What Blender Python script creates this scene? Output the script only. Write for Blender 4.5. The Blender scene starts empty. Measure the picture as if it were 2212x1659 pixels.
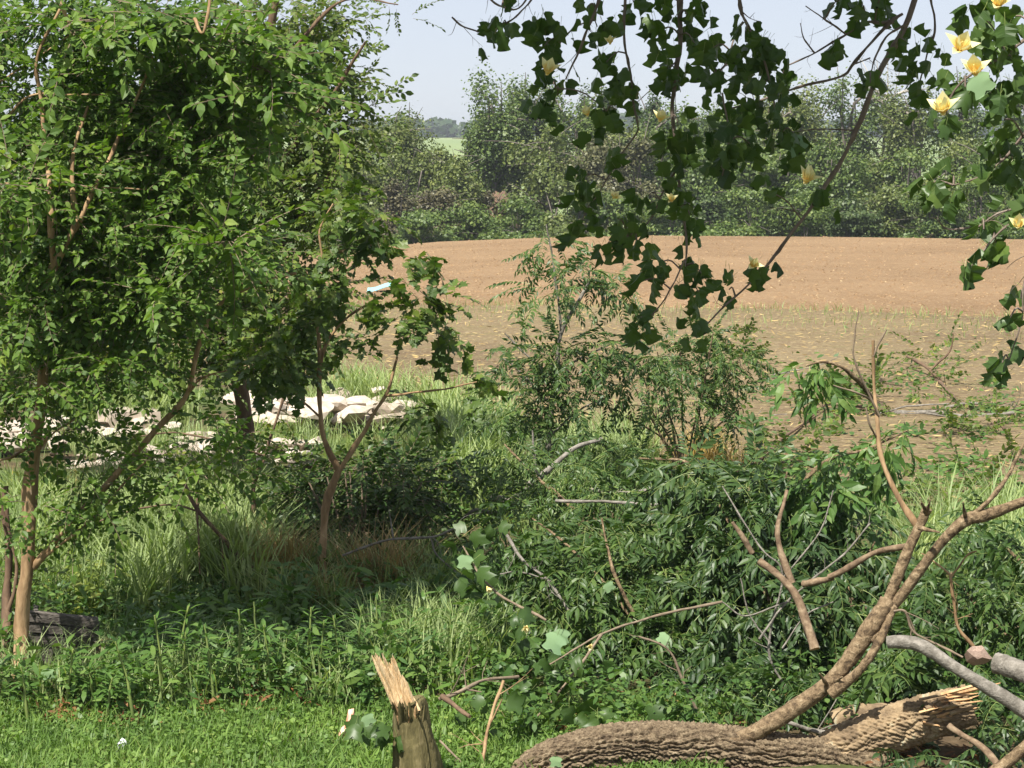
import bpy, math
import numpy as np
from mathutils import Matrix, Vector

# ------------------------------------------------------------------ camera, sky, sun, exposure
scene = bpy.context.scene
C = scene.collection
CAM_H, F, CX, CY, HORIZON = 2.7, 4800.0, 1106.0, 829.5, 275.0     # a 2212 x 1659 frame
PITCH = math.atan((CY - HORIZON) / F)
cam_d = bpy.data.cameras.new('camera'); cam = bpy.data.objects.new('camera', cam_d); C.objects.link(cam)
cam_d.sensor_width = 36.0; cam_d.lens = F / 2212.0 * 36.0
cam_d.clip_start = 0.1; cam_d.clip_end = 9000.0
cam.location = (0, 0, CAM_H); cam.rotation_euler = (math.pi / 2 - PITCH, 0, 0)
scene.camera = cam
SUN = Vector((-0.27, -0.45, 0.85)).normalized()                    # towards the sun
world = bpy.data.worlds.new('World'); scene.world = world; world.use_nodes = True
wn = world.node_tree.nodes; wl = world.node_tree.links
sky = wn.new('ShaderNodeTexSky'); sky.sky_type = 'NISHITA'; sky.sun_disc = False
sky.sun_elevation = math.asin(SUN.z); sky.sun_rotation = math.atan2(SUN.x, SUN.y)
sky.air_density = 0.6; sky.dust_density = 0.4; sky.ozone_density = 2.0; sky.altitude = 0
veil = wn.new('ShaderNodeMix'); veil.data_type = 'RGBA'; veil.inputs[0].default_value = 0.75; veil.inputs[7].default_value = (5.0, 5.15, 5.7, 1)   # thin even summer veil
wl.new(sky.outputs['Color'], veil.inputs[6]); wl.new(veil.outputs[2], wn['Background'].inputs['Color'])
wn['Background'].inputs['Strength'].default_value = 0.078
sun_d = bpy.data.lights.new('sun', 'SUN'); sun_d.energy = 5.0; sun_d.angle = math.radians(0.53)
sun_d.color = (1.0, 0.95, 0.86)
sun_o = bpy.data.objects.new('sun', sun_d); C.objects.link(sun_o)
sun_o.rotation_euler = SUN.to_track_quat('Z', 'Y').to_euler()
scene.view_settings.view_transform = 'Standard'; scene.view_settings.look = 'None'
scene.view_settings.exposure = 0.95; scene.view_settings.gamma = 1.0
scene.view_settings.use_curve_mapping = False
scene.cycles.max_bounces = 6; scene.cycles.diffuse_bounces = 3; scene.cycles.transmission_bounces = 4
scene.cycles.volume_bounces = 0

# ------------------------------------------------------------------ helpers
rng = np.random.default_rng(7)
A = np.array
def unit(v):
    v = np.asarray(v, float)
    return v / (np.linalg.norm(v, axis=-1, keepdims=True) + 1e-9)
def P(dx, dy, D):
    """frame point (2212 wide) at distance D in front of the lens -> world"""
    c, s = math.cos(PITCH), math.sin(PITCH)
    X = (np.asarray(dx, float) - CX) / F; U = (CY - np.asarray(dy, float)) / F
    yy = c + s * U; zz = -s + c * U; t = np.asarray(D, float) / yy
    return np.stack(np.broadcast_arrays(X * t, yy * t, CAM_H + zz * t), -1)
CRX = [-60, -16, -5.3, -2.3, .6, 4.3, 10, 16, 60]
CRZ = [-3.0, -1.75, -1.16, -.89, -.78, -.70, -.745, -.82, -1.5]
def H(x, y):
    x = np.asarray(x, float); y = np.asarray(y, float)
    zc = np.interp(x, CRX, CRZ)
    t = np.clip((y - 25) / 45, 0, 1)
    near = zc * t + 0.025 * np.sin(x * 1.7 + y * .9) * np.sin(y * 1.3 - x * .6) * np.clip((40 - y) / 20, 0, 1)
    d = y - 70
    far = zc - np.clip(d, 0, 40) * 0.085
    low = np.interp(y, [110, 140, 300, 650, 5000], [0, -.3, 3.2, 3.8, 3.8])
    z = np.where(y <= 70, near, far)
    fz = np.interp(y, [110, 150, 300, 650, 5000], [-4.2, -4.6, -1.0, -.4, -.4])
    w = np.clip((y - 100) / 30, 0, 1)
    return np.where(y > 100, z * (1 - w) + fz * w, z)
def G(dx, dy):
    """where the sight line through a frame point meets the ground (nearest)"""
    a = P(dx, dy, 1.0) - A([0, 0, CAM_H]); sl = a[..., 2]; sx = a[..., 0]
    D = np.clip(CAM_H / np.maximum(-sl, 1e-3), 3, 69)
    for _ in range(12):
        D = np.clip((H(sx * D, D) - CAM_H) / np.minimum(sl, -1e-3), 3, 69.9)
    return np.stack([sx * D, D, H(sx * D, D)], -1)

class MB:
    def __init__(s): s.V = []; s.F = []; s.M = []; s.S = []; s.n = 0
    def add(s, v, f, m=0, smooth=False):
        v = np.asarray(v, float).reshape(-1, 3); f = np.asarray(f, np.int64).reshape(-1, 3)
        s.V.append(v); s.F.append(f + s.n); s.n += len(v)
        s.M.append(np.full(len(f), m) if np.isscalar(m) else np.asarray(m)); s.S.append(np.full(len(f), smooth))
        return s
    def arrays(s):
        return np.concatenate(s.V), np.concatenate(s.F), np.concatenate(s.M), np.concatenate(s.S)
    def mesh(s, name, mats, base=(0, 0, 0)):
        v, f, m, sm = s.arrays(); v = v - A(base)
        me = bpy.data.meshes.new(name)
        me.vertices.add(len(v)); me.vertices.foreach_set('co', v.astype(np.float32).ravel())
        me.loops.add(len(f) * 3); me.loops.foreach_set('vertex_index', f.astype(np.int32).ravel())
        me.polygons.add(len(f)); me.polygons.foreach_set('loop_start', np.arange(0, len(f) * 3, 3, dtype=np.int32))
        for mt in (mats if isinstance(mats, (list, tuple)) else [mats]): me.materials.append(mt)
        me.polygons.foreach_set('material_index', m.astype(np.int32))
        me.polygons.foreach_set('use_smooth', sm.astype(bool))
        me.update(calc_edges=True); me.validate()
        return me
    def build(s, name, mats, parent=None, base=(0, 0, 0), **props):
        o = bpy.data.objects.new(name, s.mesh(name, mats, base)); C.objects.link(o)
        if parent is not None: o.parent = parent
        else: o.location = base
        for k, v in props.items(): o[k] = v
        return o
def thing(name, label, cat, base, group=None):
    o = bpy.data.objects.new(name, None); C.objects.link(o); o.location = tuple(float(q) for q in base)
    o.empty_display_size = .2
    o['label'] = label; o['category'] = cat
    if group: o['group'] = group
    return o
def inst(name, me, parent, mat4, **props):
    o = bpy.data.objects.new(name, me); C.objects.link(o); o.parent = parent
    o.matrix_basis = mat4
    for k, v in props.items(): o[k] = v
    return o

def spline(pts, n):
    p = np.asarray(pts, float)
    if len(p) == 2: return p[0] + (p[1] - p[0]) * np.linspace(0, 1, n)[:, None]
    q = np.vstack([2 * p[0] - p[1], p, 2 * p[-1] - p[-2]])
    t = np.linspace(0, len(p) - 1 - 1e-6, n); i = t.astype(int); u = (t - i)[:, None]
    a, b, c, d = q[i], q[i + 1], q[i + 2], q[i + 3]
    return .5 * (2 * b + (c - a) * u + (2 * a - 5 * b + 4 * c - d) * u ** 2 + (3 * b - a - 3 * c + d) * u ** 3)
def frames(c):
    t = unit(np.gradient(c, axis=0)); n = np.zeros_like(t)
    a = A([0, 0, 1.0]) if abs(t[0, 2]) < .9 else A([1.0, 0, 0])
    n[0] = unit(np.cross(np.cross(t[0], a), t[0]))
    for i in range(1, len(t)):
        v = n[i - 1] - t[i] * np.dot(n[i - 1], t[i]); n[i] = unit(v)
    return t, n, np.cross(t, n)
def grid_faces(nr, ns, wrap=True):
    i = np.arange(nr - 1)[:, None]; j = np.arange(ns if wrap else ns - 1)[None, :]
    a = i * ns + j; b = i * ns + (j + 1) % ns; c = a + ns; d = b + ns
    return np.concatenate([np.stack([a, b, d], -1).reshape(-1, 3), np.stack([a, d, c], -1).reshape(-1, 3)])
def tube(mb, pts, r0, r1=None, n=None, sides=7, m=0, wob=.08, cap=True, radii=None, mcap=None, disp=None, kink=1.0, twiglets=0):
    """a tapered, slightly knobbly limb along pts; radii in metres"""
    n = n or max(6, 4 * len(pts)); c = spline(pts, n)
    r1 = r0 if r1 is None else r1
    r = np.interp(np.linspace(0, 1, n), np.linspace(0, 1, len(radii)), radii) if radii is not None else np.linspace(r0, r1, n)
    if kink and disp is None and n > 6:
        s = np.concatenate([[0], np.cumsum(np.linalg.norm(np.diff(c, axis=0), axis=1))]); rm = max(r.mean(), 1e-4); ph = rng.uniform(0, 6.3, 4); t, u, w = frames(c)
        env = np.sin(np.linspace(0, np.pi, n)) ** .5 * kink * rm
        c = c + (env * (.32 * np.sin(s / (rm * 9) + ph[0]) + .2 * np.sin(s / (rm * 4) + ph[1])))[:, None] * u + (env * (.32 * np.sin(s / (rm * 8) + ph[2]) + .2 * np.sin(s / (rm * 3.6) + ph[3])))[:, None] * w
        r = r * (1 + .12 * np.sin(s / (rm * 6) + ph[1]) + .10 * np.sin(s / (rm * 2.6) + ph[2]))
    t, u, w = frames(c); a = np.linspace(0, 2 * np.pi, sides, endpoint=False)
    for _ in range(twiglets):
        k = rng.integers(n // 5, n); L_ = rng.uniform(10, 34) * r[k]; dr_ = unit(t[k] * rng.uniform(.2, 1) + u[k] * rng.normal(0, .8) + w[k] * rng.normal(0, .8))
        q1 = c[k] + dr_ * L_ * .5; q2 = q1 + unit(dr_ + rng.normal(0, .4, 3)) * L_ * .5; tube(mb, [c[k], q1, q2], r[k] * .34, r[k] * .12, 7, 5, m, .1, False, kink=.8)
        if rng.uniform() < .6: tube(mb, [q1, q1 + unit(dr_ + rng.normal(0, .8, 3)) * L_ * .35], r[k] * .2, r[k] * .08, 5, 4, m, .1, False, kink=0)
    rr = r[:, None] * (1 + wob * rng.standard_normal((n, sides)))
    if disp is not None: rr = rr + disp(c, np.linspace(0, 1, n)[:, None], a[None, :])
    v = c[:, None] + rr[..., None] * (u[:, None] * np.cos(a)[None, :, None] + w[:, None] * np.sin(a)[None, :, None])
    mb.add(v, grid_faces(n, sides), m, True)
    if cap:
        for k, s in ((0, 1), (n - 1, -1)):
            ring = v[k]; cc = ring.mean(0, keepdims=True); j = np.arange(sides)
            f = np.stack([np.zeros(sides, int), 1 + j, 1 + (j + 1) % sides], -1)
            mb.add(np.vstack([cc, ring]), f[:, ::-1] if s == 1 else f, m if mcap is None else mcap)
    return c, r
def PX(lst): return np.stack([P(*q) for q in lst])

def basis(ydir, up, roll=None):
    y = unit(ydir); x = unit(np.cross(y, up)); z = np.cross(x, y)
    if roll is not None:
        c, s = np.cos(roll)[:, None], np.sin(roll)[:, None]; x, z = x * c + z * s, z * c - x * s
    return np.stack([x, y, z], -1)                       # columns
def stamp(mb, templ, pos, R, S, m=None):
    """copies of a template (v, f, mats) into one mesh"""
    v, f, mi = templ[:3]; N = len(pos)
    if N == 0: return
    S = np.asarray(S, float); S = S[:, None, None] if S.ndim == 1 else S[:, None, :]
    w = np.einsum('nij,nkj->nki', R, v[None] * S) + pos[:, None]
    ff = (f[None] + (np.arange(N) * len(v))[:, None, None]).reshape(-1, 3)
    mb.add(w.reshape(-1, 3), ff, np.tile(mi, N) if m is None else m)
def mat4(pos, R, s):
    M = np.eye(4); M[:3, :3] = R * s; M[:3, 3] = pos
    return Matrix(M.tolist())

# ------------------------------------------------------------------ materials
def new_mat(name):
    m = bpy.data.materials.new(name); m.use_nodes = True; nt = m.node_tree
    b = nt.nodes['Principled BSDF']; return m, nt, b
def ramp(nt, fac, stops):
    r = nt.nodes.new('ShaderNodeValToRGB'); e = r.color_ramp.elements
    while len(e) < len(stops): e.new(.5)
    for k, (p, c) in enumerate(stops): e[k].position = p; e[k].color = (*c, 1)
    if fac is not None: nt.links.new(fac, r.inputs[0])
    return r
def noise(nt, scale, detail=4, vec=None, dist=0, rough=.55):
    n = nt.nodes.new('ShaderNodeTexNoise'); n.inputs['Scale'].default_value = scale
    n.inputs['Detail'].default_value = detail; n.inputs['Distortion'].default_value = dist; n.inputs['Roughness'].default_value = rough
    if vec is not None: nt.links.new(vec, n.inputs['Vector'])
    return n
def mapped(nt, scale, kind='Object', rot=(0, 0, 0)):
    tc = nt.nodes.new('ShaderNodeTexCoord'); mp = nt.nodes.new('ShaderNodeMapping')
    mp.inputs['Scale'].default_value = scale; mp.inputs['Rotation'].default_value = rot
    nt.links.new(tc.outputs[kind], mp.inputs['Vector']); return mp.outputs[0]
def geopos(nt, scale=(1, 1, 1), rot=(0, 0, 0)):
    g = nt.nodes.new('ShaderNodeNewGeometry'); mp = nt.nodes.new('ShaderNodeMapping')
    mp.inputs['Scale'].default_value = scale; mp.inputs['Rotation'].default_value = rot
    nt.links.new(g.outputs['Position'], mp.inputs['Vector']); return mp.outputs[0]
def mixc(nt, fac, a, b, blend='MIX'):
    m = nt.nodes.new('ShaderNodeMix'); m.data_type = 'RGBA'; m.blend_type = blend
    for s, v in ((m.inputs[0], fac), (m.inputs[6], a), (m.inputs[7], b)):
        if isinstance(v, (int, float)): s.default_value = v
        elif isinstance(v, tuple): s.default_value = (*v, 1)
        else: nt.links.new(v, s)
    return m.outputs[2]
def math_n(nt, op, a, b):
    m = nt.nodes.new('ShaderNodeMath'); m.operation = op
    for s, v in ((m.inputs[0], a), (m.inputs[1], b)):
        if isinstance(v, (int, float)): s.default_value = v
        else: nt.links.new(v, s)
    return m.outputs[0]
def leaf_mat(name, stops, trans=.35, rough=.45, spec=.35, tint=(1.05, 1.2, .45)):
    m, nt, b = new_mat(name); g = nt.nodes.new('ShaderNodeNewGeometry'); oi = nt.nodes.new('ShaderNodeObjectInfo')
    f = math_n(nt, 'ADD', math_n(nt, 'MULTIPLY', g.outputs['Random Per Island'], .8), math_n(nt, 'MULTIPLY', oi.outputs['Random'], .2))
    r = ramp(nt, f, stops)
    nz = noise(nt, 2.2, 3, geopos(nt)); col = mixc(nt, .75, r.outputs[0], ramp(nt, nz.outputs[0], [(.3, (.72, .76, .72)), (.7, (1.35, 1.22, .95))]).outputs[0], 'MULTIPLY')
    nt.links.new(col, b.inputs['Base Color']); b.inputs['Roughness'].default_value = rough
    b.inputs['Specular IOR Level'].default_value = spec
    t = nt.nodes.new('ShaderNodeBsdfTranslucent'); nt.links.new(mixc(nt, 1.0, col, tint, 'MULTIPLY'), t.inputs['Color'])
    mx = nt.nodes.new('ShaderNodeMixShader'); mx.inputs[0].default_value = trans
    nt.links.new(b.outputs[0], mx.inputs[1]); nt.links.new(t.outputs[0], mx.inputs[2])
    nt.links.new(mx.outputs[0], nt.nodes['Material Output'].inputs['Surface'])
    return m
def bark_mat(name, stops, scale=18, stretch=(1, 1, .25), bump=.5, rough=.9, kind='Object'):
    m, nt, b = new_mat(name); v = mapped(nt, stretch, kind); n1 = noise(nt, scale, 6, v, .6)
    n2 = noise(nt, scale * 5, 4, v); f = math_n(nt, 'ADD', math_n(nt, 'MULTIPLY', n1.outputs[0], .75), math_n(nt, 'MULTIPLY', n2.outputs[0], .25))
    nt.links.new(ramp(nt, f, stops).outputs[0], b.inputs['Base Color']); b.inputs['Roughness'].default_value = rough
    b.inputs['Specular IOR Level'].default_value = .2
    bp = nt.nodes.new('ShaderNodeBump'); bp.inputs['Strength'].default_value = bump; bp.inputs['Distance'].default_value = .016
    nt.links.new(f, bp.inputs['Height']); nt.links.new(bp.outputs[0], b.inputs['Normal']); return m
M = {}
M['leaf_small'] = leaf_mat('leaf_small', [(0, (.040, .085, .018)), (.3, (.082, .160, .030)), (.7, (.130, .220, .044)), (.94, (.19, .27, .055)), (1, (.30, .30, .06))], .42, .5, .3)
M['leaf_back'] = leaf_mat('leaf_back', [(0, (.042, .078, .020)), (.4, (.085, .140, .030)), (.85, (.140, .195, .042)), (1, (.26, .26, .05))], .4, .5, .3)
M['leaf_maple'] = leaf_mat('leaf_maple', [(0, (.050, .095, .022)), (.6, (.090, .152, .032)), (1, (.15, .20, .045))], .38)
M['leaf_bush'] = leaf_mat('leaf_bush', [(0, (.028, .062, .020)), (.6, (.055, .105, .026)), (1, (.11, .17, .035))], .3)
M['leaf_ash'] = leaf_mat('leaf_ash', [(0, (.032, .070, .020)), (.6, (.058, .115, .029)), (1, (.105, .17, .042))], .33, .45, .4)
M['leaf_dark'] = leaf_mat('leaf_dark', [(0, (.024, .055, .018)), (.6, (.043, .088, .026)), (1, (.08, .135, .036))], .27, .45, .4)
M['leaf_tulip'] = leaf_mat('leaf_tulip', [(0, (.035, .075, .020)), (.6, (.060, .115, .030)), (1, (.10, .160, .045))], .35, .42, .4)
M['leaf_pale'] = leaf_mat('leaf_pale', [(0, (.15, .26, .14)), (1, (.22, .33, .19))], .2, .6, .2, (1, 1, .7))
M['leaf_weed'] = leaf_mat('leaf_weed', [(0, (.046, .108, .028)), (.6, (.080, .162, .040)), (1, (.14, .225, .06))], .35)
M['leaf_lime'] = leaf_mat('leaf_lime', [(0, (.14, .21, .045)), (.6, (.20, .26, .06)), (1, (.30, .32, .09))], .35)
M['leaf_wilt'] = leaf_mat('leaf_wilt', [(0, (.10, .13, .05)), (.6, (.17, .18, .07)), (1, (.26, .25, .12))], .3)
M['grass'] = leaf_mat('grass', [(0, (.078, .150, .034)), (.6, (.125, .225, .052)), (.9, (.18, .285, .072)), (1, (.36, .36, .15))], .35, .5, .3)
M['grass_tall'] = leaf_mat('grass_tall', [(0, (.17, .24, .10)), (.6, (.25, .335, .145)), (.92, (.33, .41, .20)), (1, (.48, .46, .24))], .35, .5, .3)
M['straw'] = leaf_mat('straw', [(0, (.22, .16, .08)), (.6, (.38, .29, .14)), (1, (.52, .42, .22))], .2, .6, .2, (1, .9, .6))
M['straw_gold'] = leaf_mat('straw_gold', [(0, (.34, .26, .09)), (.6, (.48, .38, .14)), (1, (.56, .47, .22))], .25, .6, .2, (1, .9, .5))
M['dead_leaf'] = leaf_mat('dead_leaf', [(0, (.10, .045, .022)), (.6, (.20, .095, .045)), (1, (.34, .22, .11))], .1, .7, .2, (1, .8, .5))
M['far_olive'] = leaf_mat('far_olive', [(0, (.075, .110, .034)), (.5, (.120, .160, .048)), (1, (.19, .225, .07))], .3)
M['far_green'] = leaf_mat('far_green', [(0, (.060, .105, .032)), (.5, (.100, .158, .044)), (1, (.17, .225, .062))], .3)
M['far_dark'] = leaf_mat('far_dark', [(0, (.038, .070, .028)), (.5, (.065, .105, .038)), (1, (.10, .14, .05))], .25)
M['far_grey'] = leaf_mat('far_grey', [(0, (.080, .085, .045)), (.5, (.115, .122, .062)), (1, (.17, .175, .09))], .2)
M['far_brown'] = leaf_mat('far_brown', [(0, (.062, .058, .036)), (.5, (.095, .090, .050)), (1, (.15, .14, .075))], .15)
M['far_wood'] = leaf_mat('far_wood', [(0, (.030, .060, .030)), (1, (.07, .11, .045))], .2)
M['bark_tan'] = bark_mat('bark_tan', [(.28, (.075, .046, .027)), (.45, (.23, .148, .078)), (.60, (.37, .25, .138)), (.78, (.48, .36, .22))], 14, (1, 1, .3), .6)
M['bark_brown'] = bark_mat('bark_brown', [(.25, (.055, .035, .024)), (.5, (.13, .085, .055)), (.75, (.24, .16, .10))], 16, (1, 1, .3), .6)
M['bark_twig'] = bark_mat('bark_twig', [(.25, (.10, .075, .05)), (.6, (.22, .17, .12)), (.8, (.34, .27, .19))], 30, (1, 1, 1), .2)
M['bark_grey'] = bark_mat('bark_grey', [(.28, (.075, .065, .052)), (.48, (.17, .155, .130)), (.66, (.29, .265, .23)), (.8, (.38, .36, .32))], 24, (1, 1, 1), .9)
M['bark_limb'] = bark_mat('bark_limb', [(.32, (.035, .024, .016)), (.44, (.115, .080, .046)), (.56, (.22, .158, .092)), (.70, (.36, .28, .18))], 36, (1, 1, 1), 1.0)
M['bark_red'] = bark_mat('bark_red', [(.30, (.070, .046, .030)), (.48, (.17, .118, .074)), (.72, (.34, .26, .17))], 22, (1, 1, 1), .4)
M['bark_tulip'] = bark_mat('bark_tulip', [(.25, (.08, .06, .045)), (.5, (.16, .125, .10)), (.8, (.30, .25, .21))], 20, (1, 1, 1), .4)
M['bark_far'] = bark_mat('bark_far', [(.3, (.10, .085, .07)), (.7, (.24, .21, .18))], 3, (1, 1, .3), .2)
M['bark_pale'] = bark_mat('bark_pale', [(.3, (.30, .27, .22)), (.7, (.48, .45, .40))], 3, (1, 1, .3), .2)
M['stem_weed'] = leaf_mat('stem_weed', [(0, (.13, .19, .055)), (1, (.22, .28, .10))], .1)

# ------------------------------------------------------------------ leaf and twig templates
def hexleaf(l, w, bend=.12, fold=.0):
    v = A([[0, 0, 0], [-.40 * w, .28 * l, fold * w], [-.44 * w, .62 * l, fold * w - bend * l * .4], [0, l, -bend * l], [.44 * w, .62 * l, fold * w - bend * l * .4], [.40 * w, .28 * l, fold * w]])
    return v, A([[0, 5, 1], [1, 5, 4], [1, 4, 2], [2, 4, 3]]), np.zeros(4, int)
def foldleaf(l, w, bend=.2, fold=.25):
    z = lambda t: -bend * l * t * t
    v = A([[0, 0, 0], [-.42 * w, .28 * l, fold * w + z(.28)], [-.46 * w, .58 * l, fold * w + z(.58)], [0, l, z(1)], [.46 * w, .58 * l, fold * w + z(.58)], [.42 * w, .28 * l, fold * w + z(.28)],
           [0, .28 * l, z(.28)], [0, .58 * l, z(.58)]])
    f = A([[0, 6, 1], [0, 5, 6], [1, 6, 7], [1, 7, 2], [6, 5, 4], [6, 4, 7], [2, 7, 3], [7, 4, 3]])
    return v, f, np.zeros(8, int)
def outline_leaf(half, bend=.15, fold=.15, curl=0.0, seed=0, wav=.03):
    """lobed leaf from a half outline, ribbed down the middle"""
    r = np.random.default_rng(seed); h = A(half, ) * 1.0
    n = len(h); ym = h[:, 1]; v = []; 
    for k in range(n): v.append([0, np.clip(ym[k], 0, ym.max()), 0])
    for k in range(n): v.append([h[k, 0], h[k, 1], 0])
    for k in range(n): v.append([-h[k, 0], h[k, 1], 0])
    v = A(v); ax = np.abs(v[:, 0])
    v[:, 2] = fold * ax - bend * v[:, 1] ** 2 - curl * ax ** 2 * 2 + wav * r.standard_normal(len(v)) * (ax > .05)
    f = []
    for k in range(n - 1):
        f += [[k, n + k, n + k + 1], [k, n + k + 1, k + 1], [k, 2 * n + k + 1, 2 * n + k], [k, k + 1, 2 * n + k + 1]]
    return v, A(f), np.zeros(len(f), int)
TULIP = [(.0, .0), (.2, -.06), (.44, .06), (.60, .24), (.46, .37), (.41, .52), (.56, .79), (.40, .84), (.2, .86), (.0, .74)]
MAPLE = [(.0, .0), (.25, -.06), (.48, .12), (.34, .28), (.58, .52), (.30, .55), (.24, .66), (.10, .80), (.0, 1.0)]
def thin_strip(mb, pts, r, m=1):
    """a three-sided twig"""
    c = np.asarray(pts, float); n = len(c); t, u, w = frames(c); a = A([0, 2.1, 4.2])
    rr = np.linspace(r, r * .5, n)[:, None, None]
    v = c[:, None] + rr * (u[:, None] * np.cos(a)[None, :, None] + w[:, None] * np.sin(a)[None, :, None])
    mb.add(v, grid_faces(n, 3), m)
def twig_template(L, nleaf, ll, lw, seed, droop=.25, shape='fold', pairs=True, spread=1.0, jag=None):
    r = np.random.default_rng(seed); mb = MB(); k = 6; t = np.linspace(0, 1, k)
    bendx = r.normal(0, .12)
    cur = lambda t: np.stack([bendx * L * t * t, L * t, -droop * L * t * t], -1)
    thin_strip(mb, cur(t), .0022)
    for i in range(nleaf):
        u = .12 + .88 * (i + r.uniform(-.2, .2)) / nleaf; u = min(u, 1)
        side = 1 if i % 2 else -1
        d = A([side * spread * r.uniform(.6, 1.1), r.uniform(.35, .8), r.uniform(-.45, .35)])
        if i == nleaf - 1: d = A([0, 1, -.4])
        up = unit(A([r.normal(0, .45), r.normal(0, .35), 1.0])); s = r.uniform(.65, 1.15)
        tp = foldleaf(ll, lw, r.uniform(.05, .4), r.uniform(0, .3)) if shape == 'fold' else hexleaf(ll, lw, r.uniform(.05, .4)) if shape == 'hex' else outline_leaf(jag, r.uniform(0, .3), r.uniform(0, .3), r.uniform(0, .3), seed * 50 + i)
        if shape == 'lobed': tp = (tp[0] * ll, tp[1], tp[2])
        R = basis(d[None], up[None]); stamp(mb, tp, cur(A(u))[None], R, A([s]), 0)
    v, f, m, sm = mb.arrays(); return v, f, m
def pinnate_template(L, pairs, ll, lw, seed, droop=.35, wilt=.3):
    r = np.random.default_rng(seed); mb = MB(); bx = r.normal(0, .1)
    cur = lambda t: np.stack([bx * L * t * t, L * t, -droop * L * t * t], -1)
    thin_strip(mb, cur(np.linspace(0, 1, 6)), .0022)
    for i in range(pairs):
        u = .22 + .74 * i / max(pairs - 1, 1)
        for side in (-1, 1):
            d = A([side * r.uniform(.75, 1.0), r.uniform(.35, .7), -wilt * r.uniform(.2, 1.6)])
            up = unit(A([side * r.normal(.2, .3), r.normal(0, .3), 1.0])); s = r.uniform(.75, 1.12) * (1 - .3 * abs(u - .55))
            stamp(mb, foldleaf(ll, lw, r.uniform(.1, .5), r.uniform(.05, .3)), cur(A(u + r.uniform(-.02, .02)))[None], basis(d[None], up[None]), A([s]), 0)
    stamp(mb, foldleaf(ll, lw, .3, .15), cur(A(1.0))[None], basis(A([[bx, 1, -.6]]), A([[0, 0, 1.0]])), A([1.0]), 0)
    v, f, m, sm = mb.arrays(); return v, f, m
class Sprays:
    """a set of look-alike twigs: some become objects that share a mesh, the rest one mesh"""
    def __init__(s, name, templates, mats, low=None):
        s.t = templates; s.low = low or templates; s.mats = mats; s.name = name; s.me = []
        for v, f, m in templates: s.me.append(MB().add(v, f, m).mesh(name, mats))
    def place(s, parent, base, pos, ydir, up, S, n_obj=300, part='leafy_twig', rest='foliage', roll=None):
        base = A(base, float); N = len(pos); R = basis(ydir, up, roll); k = rng.integers(0, len(s.t), N)
        order = np.argsort(pos[:, 1] + rng.normal(0, .25, N)); own = order[:n_obj]; oth = order[n_obj:]
        for i in own: inst(part, s.me[k[i]], parent, mat4(pos[i] - base, R[i], float(S[i])))
        if len(oth):
            mb = MB()
            for j in range(len(s.t)):
                q = oth[k[oth] == j]; stamp(mb, s.low[j], pos[q], R[q], np.asarray(S)[q])
            mb.build(rest, s.mats, parent, base, kind='stuff')
TW = Sprays('leafy_twig', [twig_template(.30, 15, .052, .031, 10 + i, .12) for i in range(6)], [M['leaf_small'], M['bark_twig']], [twig_template(.30, 15, .052, .031, 10 + i, .12, 'hex') for i in range(6)])
TB = Sprays('leafy_twig', [twig_template(.34, 17, .054, .033, 30 + i, .25) for i in range(6)], [M['leaf_back'], M['bark_twig']], [twig_template(.34, 17, .054, .033, 30 + i, .25, 'hex') for i in range(6)])
TBU = Sprays('leafy_twig', [twig_template(.26, 15, .046, .027, 60 + i, .25) for i in range(5)], [M['leaf_bush'], M['bark_twig']])
TMP = Sprays('leafy_twig', [twig_template(.24, 9, .068, .05, 50 + i, .35, 'lobed', jag=MAPLE) for i in range(5)], [M['leaf_maple'], M['bark_twig']])
PIN = Sprays('compound_leaf', [pinnate_template(.34, 7, .105, .034, 70 + i, .35, .35) for i in range(6)], [M['leaf_ash'], M['stem_weed']])
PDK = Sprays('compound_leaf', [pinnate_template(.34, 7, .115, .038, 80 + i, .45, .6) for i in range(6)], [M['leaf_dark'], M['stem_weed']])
PSM = Sprays('compound_leaf', [pinnate_template(.26, 8, .060, .022, 90 + i, .3, .3) for i in range(5)], [M['leaf_ash'], M['stem_weed']])
WLT = Sprays('wilted_twig', [twig_template(.26, 9, .10, .040, 110 + i, .6, spread=.45) for i in range(4)], [M['leaf_weed'], M['stem_weed']])

def blob_sprays(blobs, n, spread_d=.45, shell=.55, droop=-.15, out=1.0, up_n=.35, centre=None):
    """n twig bases in and around frame-space ellipsoids (dx, dy, D, rx, ry [px], weight); twigs point outwards"""
    b = A([q if len(q) == 6 else (*q, q[3] * q[4]) for q in blobs], float); w = b[:, 5] / b[:, 5].sum()
    k = rng.choice(len(b), n, p=w); u = unit(rng.standard_normal((n, 3))); r = rng.uniform(shell, 1, n)[:, None]
    q = u * r; D = b[k, 2] + q[:, 1] * spread_d
    pos = P(b[k, 0] + q[:, 0] * b[k, 3], b[k, 1] - q[:, 2] * b[k, 4], D)
    d = unit(u * A([1, .8, .55]) * out + rng.normal(0, .45, (n, 3)) + A([0, -.15, droop]))
    up = unit(rng.normal(0, up_n, (n, 3)) + A([0, 0, 1.0]) + u * .3)
    return pos, d, up

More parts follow.
